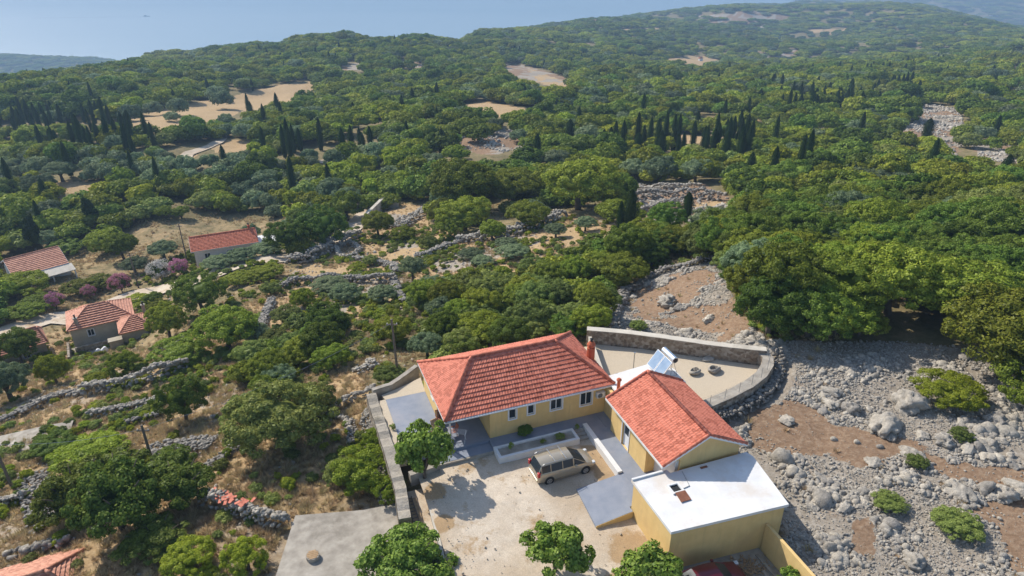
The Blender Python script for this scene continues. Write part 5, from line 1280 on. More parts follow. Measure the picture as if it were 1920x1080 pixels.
kind('figbig', T_FIG, [crown_mesh('fig_crown', 198 + q, L_FIG, 20000, .0165, 100, .09, zr=.66, z0=.1, aspect=.8, core=.5, loose=.32) for q in range(2)])
kind('figdark', T_FIG, [crown_mesh('fig_crown', 210 + q, L_FIGD, 22000, .0145, 110, .085, zr=.66, z0=.08, aspect=.8, core=.5, loose=.4) for q in range(2)])
kind('weed', T_BUSH, [crown_mesh('weed_leaves', 205, L_FIG, 700, .05, 16, .2, zr=.8, z0=.02, core=0, loose=.4)])
WOODY = {'oak': 'oak_tree', 'dark': 'oak_tree', 'yel': 'oak_tree', 'scrub': 'shrub', 'olive': 'olive_tree', 'cypress': 'cypress_tree', 'fir': 'fir_tree', 'oleander_pink': 'oleander_shrub', 'oleander_white': 'oleander_shrub', 'fig': 'fig_tree', 'figbig': 'fig_tree', 'figdark': 'fig_tree', 'weed': 'potted_plant'}
CATS = {'oak_tree': 'tree', 'shrub': 'shrub', 'olive_tree': 'tree', 'cypress_tree': 'tree', 'fir_tree': 'tree', 'oleander_shrub': 'shrub', 'fig_tree': 'tree', 'potted_plant': 'plant'}
CNT = {}
def plant(kd, x, y, z, w, h, label, group=None, crownname='crown'):
    base = kd.removesuffix('hi'); nm = WOODY[base]; tr, ms = K[kd]; CNT[kd] = CNT.get(kd, 0) + 1
    unit = {'cypress': 4.3, 'fir': 2.0}.get(base, .84)
    r = empty(nm, (x, y, z - .05), rnd.uniform(0, 6.28), label, CATS[nm], group); r.scale = (w, w, h / unit)
    if base not in ('scrub', 'weed'): obj('trunk', tr, r)
    else: obj('stem', tr, r)
    me = ms[CNT[kd] % len(ms)]
    if base.startswith('oleander'):
        obj('foliage', K['dark'][1][0], r, sc=(.8, .8, .8)); obj('flowers', me, r, loc=(0, 0, .02)); return r
    obj(crownname, me, r); return r
TL = [  # kind, u, v (foot of the crown), width px, height px, label
 ('figdark', 245, 1015, 175, 170, 'biggest fig tree of the lower left group, in front'), ('figdark', 165, 985, 150, 130, 'fig tree at the left side of the lower left group'), ('figdark', 345, 965, 130, 110, 'fig tree at the right side of the lower left group, by the stone wall'), ('figdark', 235, 925, 120, 80, 'fig tree at the back of the lower left group'), ('figdark', 330, 905, 95, 60, 'smaller fig tree topping the lower left group near the pole'), ('figdark', 300, 1045, 120, 90, 'low fig branches spreading above the corner house roof'),
 ('yelhi', 188, 885, 130, 135, 'round yellow green tree above the fig trees'), ('darkhi', 108, 858, 78, 105, 'dark round tree left of the yellow green one beside the lane'), ('darkhi', 352, 800, 84, 95, 'roundish dark bush tree above the rubble heap'),
 ('scrubhi', 530, 860, 190, 160, 'large loose grey green shrub tree in the lower left middle'), ('scrubhi', 600, 790, 90, 80, 'upper right part bush beside the large loose shrub tree'), ('scrubhi', 470, 800, 90, 70, 'bush left above the large loose shrub tree'),
 ('yelhi', 690, 930, 115, 90, 'bright green bush left of the patio wall'), ('yelhi', 710, 860, 60, 60, 'smaller bright bush against the patio wall'), ('scrubhi', 640, 910, 70, 50, 'grey scrub left of the bright green bush'), ('yelhi', 735, 955, 60, 60, 'olive green bush above the cistern slab corner'),
 ('yelhi', 362, 1085, 95, 60, 'light green bush cut by the bottom edge, left of two'), ('yelhi', 468, 1085, 80, 75, 'light green bush cut by the bottom edge, right of two'),
 ('darkhi', 45, 690, 80, 80, 'dark tree in front of the edge house'), ('olivehi', 25, 755, 90, 90, 'grey olive tree at the left edge'), ('yelhi', 110, 722, 56, 70, 'slim round tree left of the walled yard'), ('yelhi', 238, 706, 58, 52, 'small round tree standing above the ruined wall'), ('yelhi', 182, 725, 42, 30, 'small yellowish bush above the ruined wall'),
 ('oakhi', 320, 640, 70, 75, 'green tree right of the hipped village house'), ('oakhi', 300, 600, 50, 40, 'small bushy tree touching the hipped house wing'), ('darkhi', 387, 592, 92, 85, 'dense dark round tree by the road'), ('oakhi', 340, 690, 100, 65, 'broad green bush below the wing of the hipped house'), ('oakhi', 430, 665, 120, 90, 'rust tinged round tree left of the pale stone wall'),
 ('yelhi', 265, 580, 60, 30, 'bright yellow green vine mat behind the hipped house'), ('darkhi', 292, 575, 36, 30, 'small dark round bush at the road edge'), ('oleander_pink', 231, 552, 38, 36, 'purple pink oleander at the bend of the road'), ('oleander_white', 306, 530, 46, 34, 'white oleander between the two pink ones'), ('oleander_pink', 340, 520, 34, 34, 'pink oleander right of the white one'), ('oleander_pink', 170, 563, 26, 28, 'small pink oleander above the hipped roof'), ('oleander_pink', 108, 585, 34, 36, 'pink oleander left of the hipped roof beside the tiny shed'),
 ('oakhi', 55, 602, 64, 34, 'flat bright bush at the lane left of the hipped house'), ('oakhi', 70, 585, 60, 44, 'garden tree below the gabled house'), ('oakhi', 155, 556, 60, 34, 'garden tree in front of the gabled house lean-to'), ('yelhi', 40, 560, 100, 44, 'yellow green vine trellis before the gabled house'), ('oakhi', 190, 545, 56, 34, 'garden bush right of the gabled house'),
 ('darkhi', 130, 480, 60, 60, 'dark garden tree behind the gabled house'), ('oakhi', 205, 480, 70, 50, 'round tree right of the gabled house roof'), ('oakhi', 235, 490, 60, 56, 'round tree left of the dry meadow'), ('fir', 72, 475, 36, 78, 'dark fir tree behind the gabled house'), ('fir', 175, 425, 32, 60, 'dark fir tree in the wood left of the small round trees'),
 ('olivehi', 255, 515, 50, 34, 'olive tree above the white oleander, left one'), ('olivehi', 310, 492, 56, 40, 'olive tree beside the tall utility pole'), ('oakhi', 385, 497, 56, 36, 'green tree in front of the long house, left one'), ('olivehi', 412, 508, 60, 34, 'hedge like olive along the road, left one'), ('olivehi', 455, 495, 62, 36, 'hedge like olive along the road, middle one'), ('olivehi', 500, 482, 60, 36, 'hedge like olive along the road, right one'), ('olivehi', 475, 462, 36, 46, 'slim grey tree covering the right end of the long house roof'),
 ('oakhi', 452, 538, 56, 52, 'round young tree below the road, left one'), ('oakhi', 500, 528, 64, 46, 'round young tree below the road, right one'), ('darkhi', 545, 480, 80, 70, 'dark spreading tree beside the scree bank, left one'), ('darkhi', 610, 465, 90, 80, 'dark spreading tree beside the scree bank, right one'), ('darkhi', 575, 440, 70, 40, 'dark tree behind the pair beside the scree bank'),
 ('oakhi', 712, 448, 60, 56, 'single round tree in front of the masonry ruin'), ('yelhi', 757, 455, 46, 34, 'yellowish bush right of the single round tree'), ('scrubhi', 806, 470, 34, 34, 'small scrub bush left of the long rubble bank'), ('oakhi', 846, 452, 54, 46, 'round dark bush on the rubble bank'), ('olivehi', 884, 488, 50, 36, 'olive bush below the rubble bank, first from the left'), ('olivehi', 905, 502, 46, 26, 'olive bush below the rubble bank, second from the left'), ('olivehi', 950, 468, 44, 28, 'olive bush below the rubble bank, third from the left'), ('olivehi', 962, 488, 60, 28, 'olive bush below the rubble bank, just under the third'), ('olivehi', 1042, 448, 44, 26, 'olive bush at the right end of the brown field'), ('olivehi', 1097, 436, 42, 34, 'small olive tree left of the two tall cypresses'),
 ('olivehi', 775, 530, 50, 54, 'olive tree with visible forked trunk in the brown field'), ('olivehi', 812, 545, 56, 30, 'low olive bush right of the forked olive'), ('olivehi', 618, 552, 70, 44, 'large olive bush below the long middle wall'), ('olivehi', 650, 572, 64, 34, 'olive bush in front of the large one'), ('olivehi', 720, 572, 56, 38, 'olive bush near the downhill wall'), ('yelhi', 568, 580, 46, 44, 'small bright tree on brown soil'), ('scrubhi', 508, 556, 40, 34, 'grey scrub left of the small bright tree'), ('scrubhi', 540, 610, 60, 34, 'grey scrub patch at the thicket edge'), ('olivehi', 480, 650, 60, 50, 'olive bush at the foot of the pale stone wall'), ('scrubhi', 695, 500, 34, 22, 'tiny scrub inside the stone enclosure'), ('yelhi', 670, 512, 36, 16, 'low yellow scrub by the stone ring'),
 ('oakhi', 870, 405, 130, 110, 'huge round oak left of the centre wood'), ('oakhi', 965, 390, 110, 80, 'broad oak between the two huge round oaks'), ('oakhi', 1085, 402, 150, 100, 'huge round bright oak behind the two tall cypresses'), ('oakhi', 870, 440, 100, 70, 'oak in front of the huge left oak'), ('oakhi', 830, 425, 60, 52, 'darker oak beside the grey stone heap'), ('oakhi', 990, 432, 80, 60, 'oak above the rubble bank'), ('yelhi', 1140, 418, 54, 50, 'yellowish tree behind the two tall cypresses'), ('oakhi', 925, 455, 50, 46, 'bushy oak standing on the rubble bank'),
 ('cypress', 1180, 432, 26, 72, 'thickest cypress of the pair before the huge bright oak'), ('cypress', 1162, 432, 13, 52, 'slim cypress left of the thickest one'), ('cypress', 1287, 413, 20, 50, 'lone cypress on the red soil terrace'), ('cypress', 829, 288, 17, 44, 'lone cypress standing by the rocky dry clearing'), ('cypress', 1007, 298, 15, 44, 'cypress left of the centre wood'), ('cypress', 1068, 260, 16, 34, 'cypress in the gap above the centre wood'), ('cypress', 1131, 285, 13, 40, 'cypress of a close pair, left one'), ('cypress', 1143, 290, 14, 48, 'cypress of a close pair, right one'), ('cypress', 1253, 240, 12, 36, 'tall cypress rising above the long cypress row'), ('cypress', 1195, 292, 14, 42, 'cypress at the left end of the long row'), ('cypress', 1237, 300, 17, 52, 'dark cypress in front of the long row'), ('cypress', 1584, 352, 11, 46, 'leaning cypress pair in the right wood, left one'), ('cypress', 1594, 358, 12, 48, 'leaning cypress pair in the right wood, right one'), ('cypress', 1405, 332, 16, 44, 'lone cypress right of the long cypress row'), ('cypress', 1735, 262, 18, 38, 'cypress beside the stony gully'), ('cypress', 1880, 338, 20, 46, 'wide cypress at the right edge of the stony gully'), ('cypress', 1866, 184, 10, 26, 'cypress near the right edge above the gully'), ('cypress', 1318, 290, 14, 50, 'cypress in the middle of the long row'), ('cypress', 1335, 296, 14, 52, 'cypress right of the middle of the long row'), ('cypress', 1358, 305, 15, 54, 'cypress near the right end of the long row'),
 ('oakhi', 1455, 608, 160, 150, 'big oak left of the right hand wood, over the soil clearing'), ('oakhi', 1410, 520, 120, 80, 'oak behind the big one over the soil clearing'), ('oakhi', 1560, 610, 170, 140, 'big oak casting shade on the rubble, second from the left'), ('oakhi', 1660, 615, 180, 160, 'big oak casting shade on the rubble, third from the left'), ('oakhi', 1790, 640, 190, 150, 'big oak casting shade on the rubble, fourth from the left'), ('oakhi', 1860, 740, 240, 190, 'largest oak at the right edge'), ('yelhi', 1770, 768, 120, 84, 'bright low oak branchy bush over the karst outcrop'), ('oakhi', 1920, 800, 150, 130, 'oak cut by the right edge'), ('oakhi', 1900, 660, 150, 120, 'oak behind the largest right edge oak'),
 ('oakhi', 1120, 605, 66, 66, 'round tree behind the sloped yard wall, right one'), ('oakhi', 1042, 618, 50, 68, 'slim dark tree behind the yellow house roof'), ('yelhi', 895, 652, 120, 58, 'bright green bush just behind the roof of the yellow house'), ('yelhi', 840, 660, 60, 40, 'small bright bush left behind the yellow house'), ('scrubhi', 733, 725, 60, 48, 'bush by the far left patio corner'), ('scrubhi', 1195, 622, 34, 24, 'dry scrub behind the stone yard wall'),
 ('scrubhi', 1660, 960, 60, 26, 'low grey green scrub in the rubble field, left one'), ('scrubhi', 1780, 1010, 90, 50, 'low grey green scrub in the rubble field, right one'), ('scrubhi', 1715, 880, 40, 18, 'tiny scrub on the rounded ledge'), ('scrubhi', 1795, 830, 44, 26, 'scrub between the grooved boulders'),
 ('olivehi', 120, 345, 60, 40, 'big grey olive in the left valley'), ('oakhi', 211, 398, 30, 26, 'small round tree at the top of the dry meadow, left one'), ('oakhi', 310, 412, 34, 26, 'small round tree at the top of the dry meadow, middle one'), ('oakhi', 340, 412, 34, 24, 'small round tree at the top of the dry meadow, right one'), ('olivehi', 152, 238 + 40, 22, 18, 'lone olive on the straw field'),
]
P, D_, ok_ = onland([(t[1], t[2]) for t in TL])
HIX = set()
placed = []
for (kd, u, v_, wp, hp, lab), p, d in zip(TL, P, D_):
    sa = (CAMH - p[2]) / np.linalg.norm([p[0], p[1], CAMH - p[2]]); ca = math.sqrt(1 - sa * sa)
    w_ = wp * d / FPX
    if kd == 'cypress': h = hp * d / FPX / ca
    elif kd == 'fir': h = hp * d / FPX / ca * .95
    else:
        h = max(.62 * w_, (hp * d / FPX - .45 * w_ * sa) / ca)
        if any(q_ in lab for q_ in ('vine', 'garden', 'flat bright', 'hedge like', 'low ')): h = .4 * w_
        if kd.startswith('oleander'): w_ *= 1.1; h = w_ * .95
        dd = np.array([p[0], p[1]]) / np.hypot(p[0], p[1]); p = p + np.array([*(dd * w_ * .3), 0]); p[2] = terr1(p[0], p[1])
    if d > 230 and kd.endswith('hi'): kd = kd[:-2]
    plant(kd, p[0], p[1], p[2], w_ * 1.08, h * 1.04, lab); placed.append((p[0], p[1], w_ * .4))
# plants placed by measured ground position inside the compound (house frame)
for kd, x, y, z, w_, h, lab in [('fig', -5.5, -1.75, -.9, 4.2, 4.9, 'young fig tree beside the porch terrace'), ('figbig', -8.5, -8.7, -2.3, 5.9, 4.0, 'dense round fig tree in front of the concrete slab'), ('fig', .2, -12.2, -1.1, 4.2, 3.6, 'leafy mulberry tree at the bottom centre of the courtyard'), ('fig', 4.5, -15.6, -1.5, 4.4, 3.8, 'open crowned fig tree before the flat roofed building'), ('fig', 12.4, -18.2, -1.2, 1.6, 1.9, 'fig shoots at the foot of the yellow yard wall'),
        ('weed', 1.0, -1.75, -.02, .5, .8, 'small green plant at the left end of the planter'), ('weed', 3.5, -1.8, -.02, .55, .35, 'low green plant in the middle of the planter'), ('scrubhi', 4.9, -1.8, -.02, .8, .55, 'reddish bushy plant right of the middle of the planter'), ('weed', 6.6, -1.2, .0, .5, .4, 'small plant by the entrance steps'), ('dark', 2.6, -.5, 0, 1.3, .7, 'dark green climbing plant against the front wall'), ('weed', -6.6, 3.6, 0, .6, .5, 'small bush in the gravel strip left of the terrace')]:
    q = l2w(x, y, z); plant(kd, q[0], q[1], q[2], w_, h, lab)

# ------------------------------------------------------------------ woods: the nearest trees one by one, the rest as one mass
CY = [[(0, 235), (90, 215), (210, 225), (262, 262), (240, 292), (90, 292), (60, 270), (0, 265)], [(1270, 270), (1400, 250), (1410, 308), (1290, 305)], [(1455, 192), (1600, 185), (1620, 220), (1460, 220)], [(1180, 270), (1270, 262), (1290, 300), (1200, 300)], [(490, 300), (560, 275), (710, 262), (720, 296), (560, 312)], [(1640, 165), (1720, 165), (1720, 190), (1640, 190)], [(235, 270), (330, 262), (330, 298), (230, 300)]]
OL = [FIELD[0], [(160, 305), (420, 290), (600, 295), (760, 262), (760, 300), (640, 325), (420, 350), (170, 365)], [(450, 370), (640, 372), (600, 430), (480, 440)], [(390, 200), (450, 190), (460, 240), (330, 250)], [(0, 320), (160, 310), (150, 350), (0, 350)]]
BAN = FIELD + QUARRY + [MIDCLEAR, WALLS_T, STONY, LEFTOPEN, VILLAGE]
def cells(r0, r1, s, th=50):
    out = []; r = r0
    while r < r1:
        n = int(2 * R(th) * r / s); t = -R(th) + 2 * R(th) * (np.arange(n) + rng.uniform(0, 1, n)) / n; rr_ = r + rng.uniform(0, s, n)
        out.append(np.stack([rr_ * np.sin(t), rr_ * np.cos(t)], -1)); r += s
    return np.concatenate(out)
A_ = np.concatenate([cells(40, 95, 2.9), cells(95, 140, 3.7), cells(140, 300, 4.9, 44), cells(300, 720, 6.6, 42)])
rad = np.hypot(A_[:, 0], A_[:, 1]); z = terr(A_[:, 0], A_[:, 1]); U, V, Wd = pxy(np.column_stack([A_, z]))
LX, LY = w2l(A_[:, 0], A_[:, 1])
hh_ = np.where(rad < 95, 2.2, np.where(rad < 140, 3.3, np.where(rad < 300, 4.2, 5.4)))
V1 = V - .45 * hh_ * FPX / Wd; V2 = V - .85 * hh_ * FPX / Wd
TER = [WALLS_T] + ROCKY + QUARRY
keep = ~zone(U, V, BAN) & ~(zone(U, V1, BAN) & (rng.uniform(0, 1, len(U)) < .9)) & ~(zone(U, V2, BAN) & (rng.uniform(0, 1, len(U)) < .6)) & ~(zone(U, V2 - 6, TER) & (rng.uniform(0, 1, len(U)) < .97)) & (z > -325) & (sdpoly(LX, LY, COMP) > 3) & (sdpoly(LX, LY, YARD) > 3.5) & (U > -500) & (U < 2420) & (V < 1250) & ~((LX > 5) & (LY < 0) & (rad < 75))
keep &= ~((LX < -5) & (rad < 58))
rk = zone(U, V, ROCKY); keep &= ~(rk & (rng.uniform(0, 1, len(rk)) < .72)); lone = zone(U, V, FIELD[:1]) & (rng.uniform(0, 1, len(U)) < .022 * (1 + 2 * (U < 430))); keep |= lone
gap = fbm(A_[:, 0] / 26, A_[:, 1] / 26, 0, 91, 3); keep &= ~((gap < np.where(rad < 110, -.33, -.16)) & (rng.uniform(0, 1, len(rk)) < .68))
for (x, y, r_) in placed: keep &= (A_[:, 0] - x) ** 2 + (A_[:, 1] - y) ** 2 > (r_ * .8) ** 2
A_, rad, z, U, V, Wd, gap = [q[keep] for q in (A_, rad, z, U, V, Wd, gap)]
n = len(A_); base = np.where(rad < 95, 2.9, np.where(rad < 140, 3.7, np.where(rad < 300, 4.9, 6.6)))
right = (U > 1150)
wd = base * rng.uniform(1.05, 1.75, n) * np.where((rad < 140) & right, 1.45, 1.0); hg = wd * rng.uniform(.55, .85, n)
sp = fbm(A_[:, 0] / 18, A_[:, 1] / 18, 0, 95, 3) + rng.normal(0, .16, n)
kd = np.full(n, 0); kd[sp > .2] = 1; kd[sp < -.26] = 2       # 0 oak 1 dark 2 yellow 3 scrub 4 olive 5 cypress
kd[(rad < 95) & ~right & (rng.uniform(0, 1, n) < .3)] = 3
ol = zone(U, V, OL); kd[ol & (rng.uniform(0, 1, n) < .75)] = 4; wd[ol] *= .85
kd[(kd != 4) & (rng.uniform(0, 1, n) < .10)] = 4; kd[(kd < 3) & (rng.uniform(0, 1, n) < .12)] = 3
cy = zone(U, V, CY) & (rng.uniform(0, 1, n) < .75); kd[cy] = 5; cy2 = (rng.uniform(0, 1, n) < .03) & (rad > 150); kd[cy2] = 5
c5 = kd == 5; wd[c5] = rng.uniform(1.4, 2.1, c5.sum()); hg[c5] = rng.uniform(6.5, 10.5, c5.sum())
infr = (U > -40) & (U < 1960) & (V > -20) & (V < 1120)
app = np.where(infr, wd / Wd, 0); order = np.argsort(-app)
NK = ['oak', 'dark', 'yel', 'scrub', 'olive', 'cypress']; names = ['oakhi', 'darkhi', 'yelhi', 'scrubhi', 'olivehi', 'cypress']
lim = {0: 300 - sum(1 for t in TL if WOODY[t[0].removesuffix('hi')] == 'oak_tree'), 3: 60, 4: 60, 5: 70}
single = np.zeros(n, bool); cnt = {0: 0, 3: 0, 4: 0, 5: 0}
for q in order:
    k_ = 0 if kd[q] < 3 else int(kd[q])
    if app[q] > 0 and cnt[k_] < lim[k_]: cnt[k_] += 1; single[q] = True
GL = {(0, 0): ('green oak growing in the thicket between the village and the yellow house', 'oaks of the thicket'), (0, 1): ('green oak in the dense wood on the right', 'oaks of the right hand wood'),
      (1, 0): ('dark leaved oak growing in the thicket left of centre', 'dark oaks of the thicket'), (1, 1): ('dark leaved oak in the dense wood on the right', 'dark oaks of the right hand wood'),
      (2, 0): ('yellow green oak growing in the thicket left of centre', 'yellow green oaks of the thicket'), (2, 1): ('yellow green oak in the dense wood on the right', 'yellow green oaks of the right hand wood'),
      (3, 0): ('grey green shrub growing among the thicket oaks', 'shrubs of the thicket'), (3, 1): ('grey green shrub growing in the right hand wood', 'shrubs of the right hand wood'),
      (4, 0): ('silvery olive tree growing on the left side of the valley', 'olive trees of the left valley'), (4, 1): ('silvery olive tree growing amid the right hand wood', 'olive trees of the right hand wood'),
      (5, 0): ('dark slender cypress in the woods left of centre', 'cypresses of the left woods'), (5, 1): ('dark slender cypress in the woods right of centre', 'cypresses of the right woods')}
for q in np.where(single)[0]:
    lab, grp = GL[(int(kd[q]), int(right[q]))]; nm = names[kd[q]] if Wd[q] < 115 else NK[kd[q]]
    plant(nm, A_[q, 0], A_[q, 1], z[q], wd[q], hg[q], lab, grp)
print('single trees', single.sum(), 'of', n)
# far trees: light crowns (real trees of the wood serve as models)
lo = lambda nm, s, lm, nl, lf, **kw: crown_mesh(nm, s, lm, int(nl * 1.6), lf * .78, 26, .17, **kw)
far = np.where(~single)[0]; fr = far[np.argsort(rad[far])]
def farproto(me, lab, u, v_, w_, h):
    P, d, _ = onland([(u, v_)]); r = empty('oak_tree', P[0], 0, lab, 'tree'); r.scale = (w_, w_, h); obj('trunk', T_OAK[0], r); return obj('crown', me, r)
FP_ = [farproto(lo('oak_crown', 400, L_OAK, 1300, .062, zr=.72, z0=.05, core=.78), 'green tree right of the straw field corner', 600, 205, 7, 7),
       farproto(lo('oak_crown', 401, L_OAK, 1300, .062, zr=.66, z0=.05, core=.78), 'green tree below the pale quarry cut', 1000, 180, 7, 7),
       farproto(lo('oak_crown', 402, L_OAKD, 1300, .062, zr=.78, z0=.05, core=.8), 'dark tree right of the pale quarry cut', 1095, 165, 7, 7),
       farproto(lo('oak_crown', 403, L_YEL, 1300, .062, zr=.7, z0=.05, core=.78), 'yellow green tree above the tan clearing', 1300, 98, 8, 7),
       farproto(lo('oak_crown', 404, L_SCRUB, 1100, .065, zr=.62, z0=.05, core=.78), 'grey shrubby tree beside the tan clearing', 1240, 135, 7, 6),
       farproto(lo('olive_crown', 405, L_OLIVE, 1300, .06, zr=.62, z0=.08, core=.74), 'silvery tree at the left end of the straw field', 300, 200, 7, 6)]
cyp = [o for o in C.objects if o.name.startswith('cypress_tree')][0].children
cypc = [c for c in cyp if c.name.startswith('crown')][0]
pk = {0: [0, 1], 1: [2], 2: [3], 3: [4], 4: [5], 5: [6]}
idx = np.array([pk[int(k_)][i % len(pk[int(k_)])] for i, k_ in enumerate(kd[fr])])
unit = np.where(idx == 6, 4.3, .8)
scl = np.stack([wd[fr] * 1.12, wd[fr] * rng.uniform(.9, 1.2, len(fr)), hg[fr] / unit], -1)
scatter('woodland', 'mass of mixed oak, olive and cypress woodland covering the middle distance', np.column_stack([A_[fr], z[fr] - .2]), scl, rrot(len(fr), .02), idx, FP_ + [cypc])
# farthest hills: crowns in clusters
def cluster(seed, lm, lm2):
    g = np.random.default_rng(seed); vs, fs, n0 = [], [], 0
    me = crown_mesh('clump_crown', seed, lm, 2600, .03, 60, .085, zr=.26, z0=.0, core=.9, zmin=.0, loose=.55); return me
B_ = np.concatenate([cells(720, 1500, 12.5, 40), cells(1500, 3000, 21, 40), cells(3000, 5200, 42, 40)]); rad = np.hypot(B_[:, 0], B_[:, 1]); z = terr(B_[:, 0], B_[:, 1]); U, V, Wd = pxy(np.column_stack([B_, z]))
keep = ~zone(U, V, FIELD + QUARRY) & (z > -327) & (U > -300) & (U < 2220) & (V > -120)
rk = zone(U, V, ROCKY); keep &= ~(rk & (rng.uniform(0, 1, len(rk)) < .6)); gap = fbm(B_[:, 0] / 60, B_[:, 1] / 60, 0, 99, 3); keep &= ~((gap < -.22) & (rng.uniform(0, 1, len(rk)) < .6))
B_, rad, z = B_[keep], rad[keep], z[keep]; n = len(B_); s = np.where(rad < 1500, 12.5, np.where(rad < 3000, 21, 42)) * rng.uniform(.9, 1.7, n); hh = np.minimum(s * rng.uniform(.4, .65, n), rng.uniform(4.5, 8, n)) / .8
sp = fbm(B_[:, 0] / 70, B_[:, 1] / 70, 0, 97, 3) + rng.normal(0, .2, n); idx = np.where(sp > .15, 2, np.where(sp < -.25, 3, rng.integers(0, 2, n))); idx[rng.uniform(0, 1, n) < .12] = 5
print('far', len(fr), n)
scatter('far_woodland', 'green woods covering the distant hills down to the sea', np.column_stack([B_, z - .5]), np.stack([s, s, hh], -1), rrot(n, .03), idx, FP_)

# ------------------------------------------------------------------ dry grass and low scrub on open ground
def tuft(seed, nb=46):
    g = np.random.default_rng(seed); a = g.uniform(0, 6.28, nb); r = g.uniform(0, .35, nb) ; b = np.stack([r * np.cos(a), r * np.sin(a), np.zeros(nb)], -1)
    t = b + np.stack([np.cos(a) * g.uniform(.05, .5, nb), np.sin(a) * g.uniform(.05, .5, nb), g.uniform(.35, 1, nb)], -1); w_ = np.stack([-np.sin(a), np.cos(a), np.zeros(nb)], -1) * .045
    v = np.stack([b - w_, b + w_, t], 1).reshape(-1, 3); return npmesh('grass_blades', v, np.arange(len(v)).reshape(-1, 3), [L_STRAW])
TP = []
for k, (u, v_) in enumerate([(480, 935), (640, 830), (430, 900)]):
    P, _, _ = onland([(u, v_)]); TP.append(tag(obj('dry_grass_tuft', tuft(600 + k), loc=P[0], sc=.5), ['dry straw tuft right of the wall with broken tiles', 'dry straw tuft left of the patio wall', 'dry straw tuft above the wall with broken tiles'][k], 'grass'))
X = rng.uniform(-110, 30, 210000); Y = rng.uniform(22, 172, 210000); LX, LY = w2l(X, Y); ok = ((sdpoly(LX, LY, COMP) > .3) & (sdpoly(LX, LY, YARD) > .8) & (sdpoly(LX, LY, SLAB) > .4)); X, Y = X[ok], Y[ok]
Z = terr(X, Y); U, V, Wd = pxy(np.stack([X, Y, Z], -1)); mc = zone(U, V, [LEFTOPEN]) & (w2l(X, Y)[0] < -6.5); mm = zone(U, V, [MIDCLEAR, VILLAGE]); sto = zone(U, V, [STONY]); nz = fbm(X / 5, Y / 5, 0, 111, 3)
p_ = np.where(mc, np.clip(.75 + nz, .05, 1), np.where(mm, np.clip(.3 + nz, 0, .8), np.where(Wd < 105, .45, .1))); p_ = np.where(sto & ~mc, .012, p_); ok = rng.uniform(0, 1, len(X)) < p_ * np.clip(60 / Wd, .25, 1) * .8; X, Y, Z = X[ok], Y[ok], Z[ok]; n = len(X); print('tufts', n)
s = rng.uniform(.22, .6, n)[:, None] * [1.3, 1.3, .8]
scatter('dry_grass', 'dry straw coloured grass on the open slope left of the house', np.stack([X, Y, Z], -1), s, rrot(n, .15), rng.integers(0, 3, n), TP)
# low green and grey scrub mixed into the grass, and stones
X = rng.uniform(-70, 30, 60000); Y = rng.uniform(22, 130, 60000); LX, LY = w2l(X, Y); ok = (sdpoly(LX, LY, COMP) > 1) & (sdpoly(LX, LY, YARD) > 1.2) & (sdpoly(LX, LY, SLAB) > 1) & ~((LX > 5) & (LY < 3)); X, Y = X[ok], Y[ok]
Z = terr(X, Y); U, V, Wd = pxy(np.stack([X, Y, Z], -1)); mc = zone(U, V, [LEFTOPEN, MIDCLEAR, VILLAGE]); nz = fbm(X / 6, Y / 6, 0, 121, 3)
for gx, gy in ((-59.5, 83.5),): mc &= np.hypot(X - gx, Y - gy) > 5
ok = (mc & (rng.uniform(0, 1, len(X)) < np.clip(.06 + .35 * nz, .015, .5))) | (~mc & ~zone(U, V, [STONY]) & (Wd < 105) & (rng.uniform(0, 1, len(X)) < .16)); Xs, Ys, Zs = X[ok], Y[ok], Z[ok]; n = len(Xs); print('scrub', n)
bush = [c for o in C.objects if o.name.startswith('shrub') and o.type == 'EMPTY' for c in o.children if c.name.startswith('crown')]
yb = [c for o in C.objects if o.name.startswith('oak_tree') and o.type == 'EMPTY' for c in o.children if c.name.startswith('crown') and c.data.materials[0] == L_YEL]
w_ = rng.uniform(.4, 1.35, n); scatter('low_scrub', 'low green and grey scrub dotted over the open slopes', np.stack([Xs, Ys, Zs], -1), np.stack([w_, w_, w_ * rng.uniform(.6, 1, n)], -1), rrot(n, .1), rng.integers(0, 2, n), [FP_[4], FP_[3]])
nz = fbm(X / 3, Y / 3, 0, 131, 3); ok = mc & (rng.uniform(0, 1, len(X)) < np.clip(nz * 1.0, .02, .7)); Xs, Ys, Zs = X[ok], Y[ok], Z[ok]; n = len(Xs); print('stones', n)
s = np.exp(rng.normal(-2.2, .4, n))[:, None] * rng.uniform(.7, 1.3, (n, 3)); scatter('loose_stones', 'loose grey field stones on the open slopes', np.stack([Xs, Ys, Zs + .03], -1), s, rrot(n, .4), rng.integers(0, 4, n), SP)

# leaf litter and pebbles in the courtyard
X = rng.uniform(-5.6, 7.0, 2600); Y = rng.uniform(-19, -1.6, 2600); edge = np.minimum(np.abs(X + 5.4), np.abs(Y + 1.5)); ok = rng.uniform(0, 1, 2600) < np.clip(.10 + np.exp(-edge * 1.2) * .8 + .5 * fbm(X, Y, 0, 151, 3), .03, 1); ok &= ~((X > 3.6) & (Y < -6.6) & (Y > -10.3)) & ~((Y > -2.6) & (X > -.3)); X, Y = X[ok], Y[ok]
P = np.array([l2w(a, b, -.36 - .055 * max(0, -b - 6)) for a, b in zip(X, Y)]); n = len(P); s = np.exp(rng.normal(-3.5, .45, n))[:, None] * rng.uniform(.7, 1.3, (n, 3))
scatter('pebbles', 'small pebbles and grit strewn over the courtyard', P, s, rrot(n, .5), rng.integers(0, 4, n), SP)
v_, f_ = stones(np.column_stack([rng.normal(0, .55, 420), rng.normal(0, .4, 420), np.abs(rng.normal(0, .06, 420))]), rng.uniform(.03, .08, 420), 77)
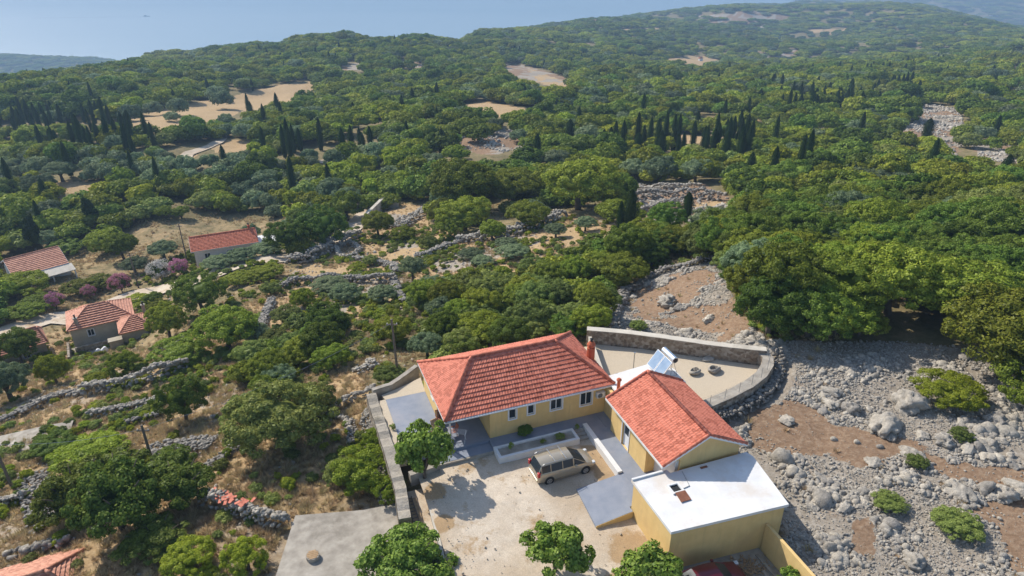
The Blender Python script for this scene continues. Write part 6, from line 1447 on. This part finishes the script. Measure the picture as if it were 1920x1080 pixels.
tag(obj('leaf_pile', npmesh('leaf_pile', v_, f_, [M['wood']]), loc=l2w(11.3, -15.9, -1.1)), 'heap of dry leaves and rubble in the corner of the walled yard', 'pile')
w = MB(); w.box(11.9, 12.1, -18.6, -16.4, -1.119, -1.0); w.box(12.35, 12.55, -18.4, -15.2, -1.119, -1.02); lobj('yard_gutter', w, M['concrete'], 'low concrete strips on the yard floor beside the tall yellow wall', 'kerb')

# stones of the far rocky clearings and terraces
X = rng.uniform(-150, 330, 420000); Y = rng.uniform(95, 420, 420000); near_ = zone(*(lambda q: (q[0], q[1]))(pxy(np.stack([X, Y, np.interp(Y, [95, 200, 420], [-6, -24, -45])], -1))), [[(600, 150), (1920, 150), (1920, 450), (600, 450)]]); X, Y = X[near_], Y[near_]
Z = terr(X, Y); U, V, Wd = pxy(np.stack([X, Y, Z], -1)); nz = fbm(X / 6, Y / 6, 0, 141, 3); ok = zone(U, V, ROCKY + [WALLS_T]) & (rng.uniform(0, 1, len(X)) < np.clip(.3 + 1.6 * nz, .03, 1)); Xs, Ys, Zs = X[ok], Y[ok], Z[ok]; n = len(Xs); print('farstones', n)
s = np.exp(rng.normal(-1.15, .4, n))[:, None] * rng.uniform(.7, 1.3, (n, 3)); scatter('far_stones', 'pale broken rock showing in the far stony clearings', np.stack([Xs, Ys, Zs + .1], -1), s, rrot(n, .4), rng.integers(0, 4, n), SP)

# ------------------------------------------------------------------ the hazy air
hz = MB().box(-9500, 9500, -3500, 13000, -333, 220).build('haze', [])
m = bpy.data.materials.new('haze_air'); m.use_nodes = True; nt = m.node_tree; nt.nodes.remove(nt.nodes['Principled BSDF'])
pv = nt.nodes.new('ShaderNodeVolumePrincipled'); pv.inputs['Color'].default_value = (.45, .68, .98, 1); pv.inputs['Density'].default_value = 3.0e-4; pv.inputs['Anisotropy'].default_value = .1
nt.links.new(pv.outputs[0], nt.nodes['Material Output'].inputs['Volume']); hz.data.materials.append(m)
tag(hz, 'pale blue summer haze filling the air towards the sea', kind='stuff')
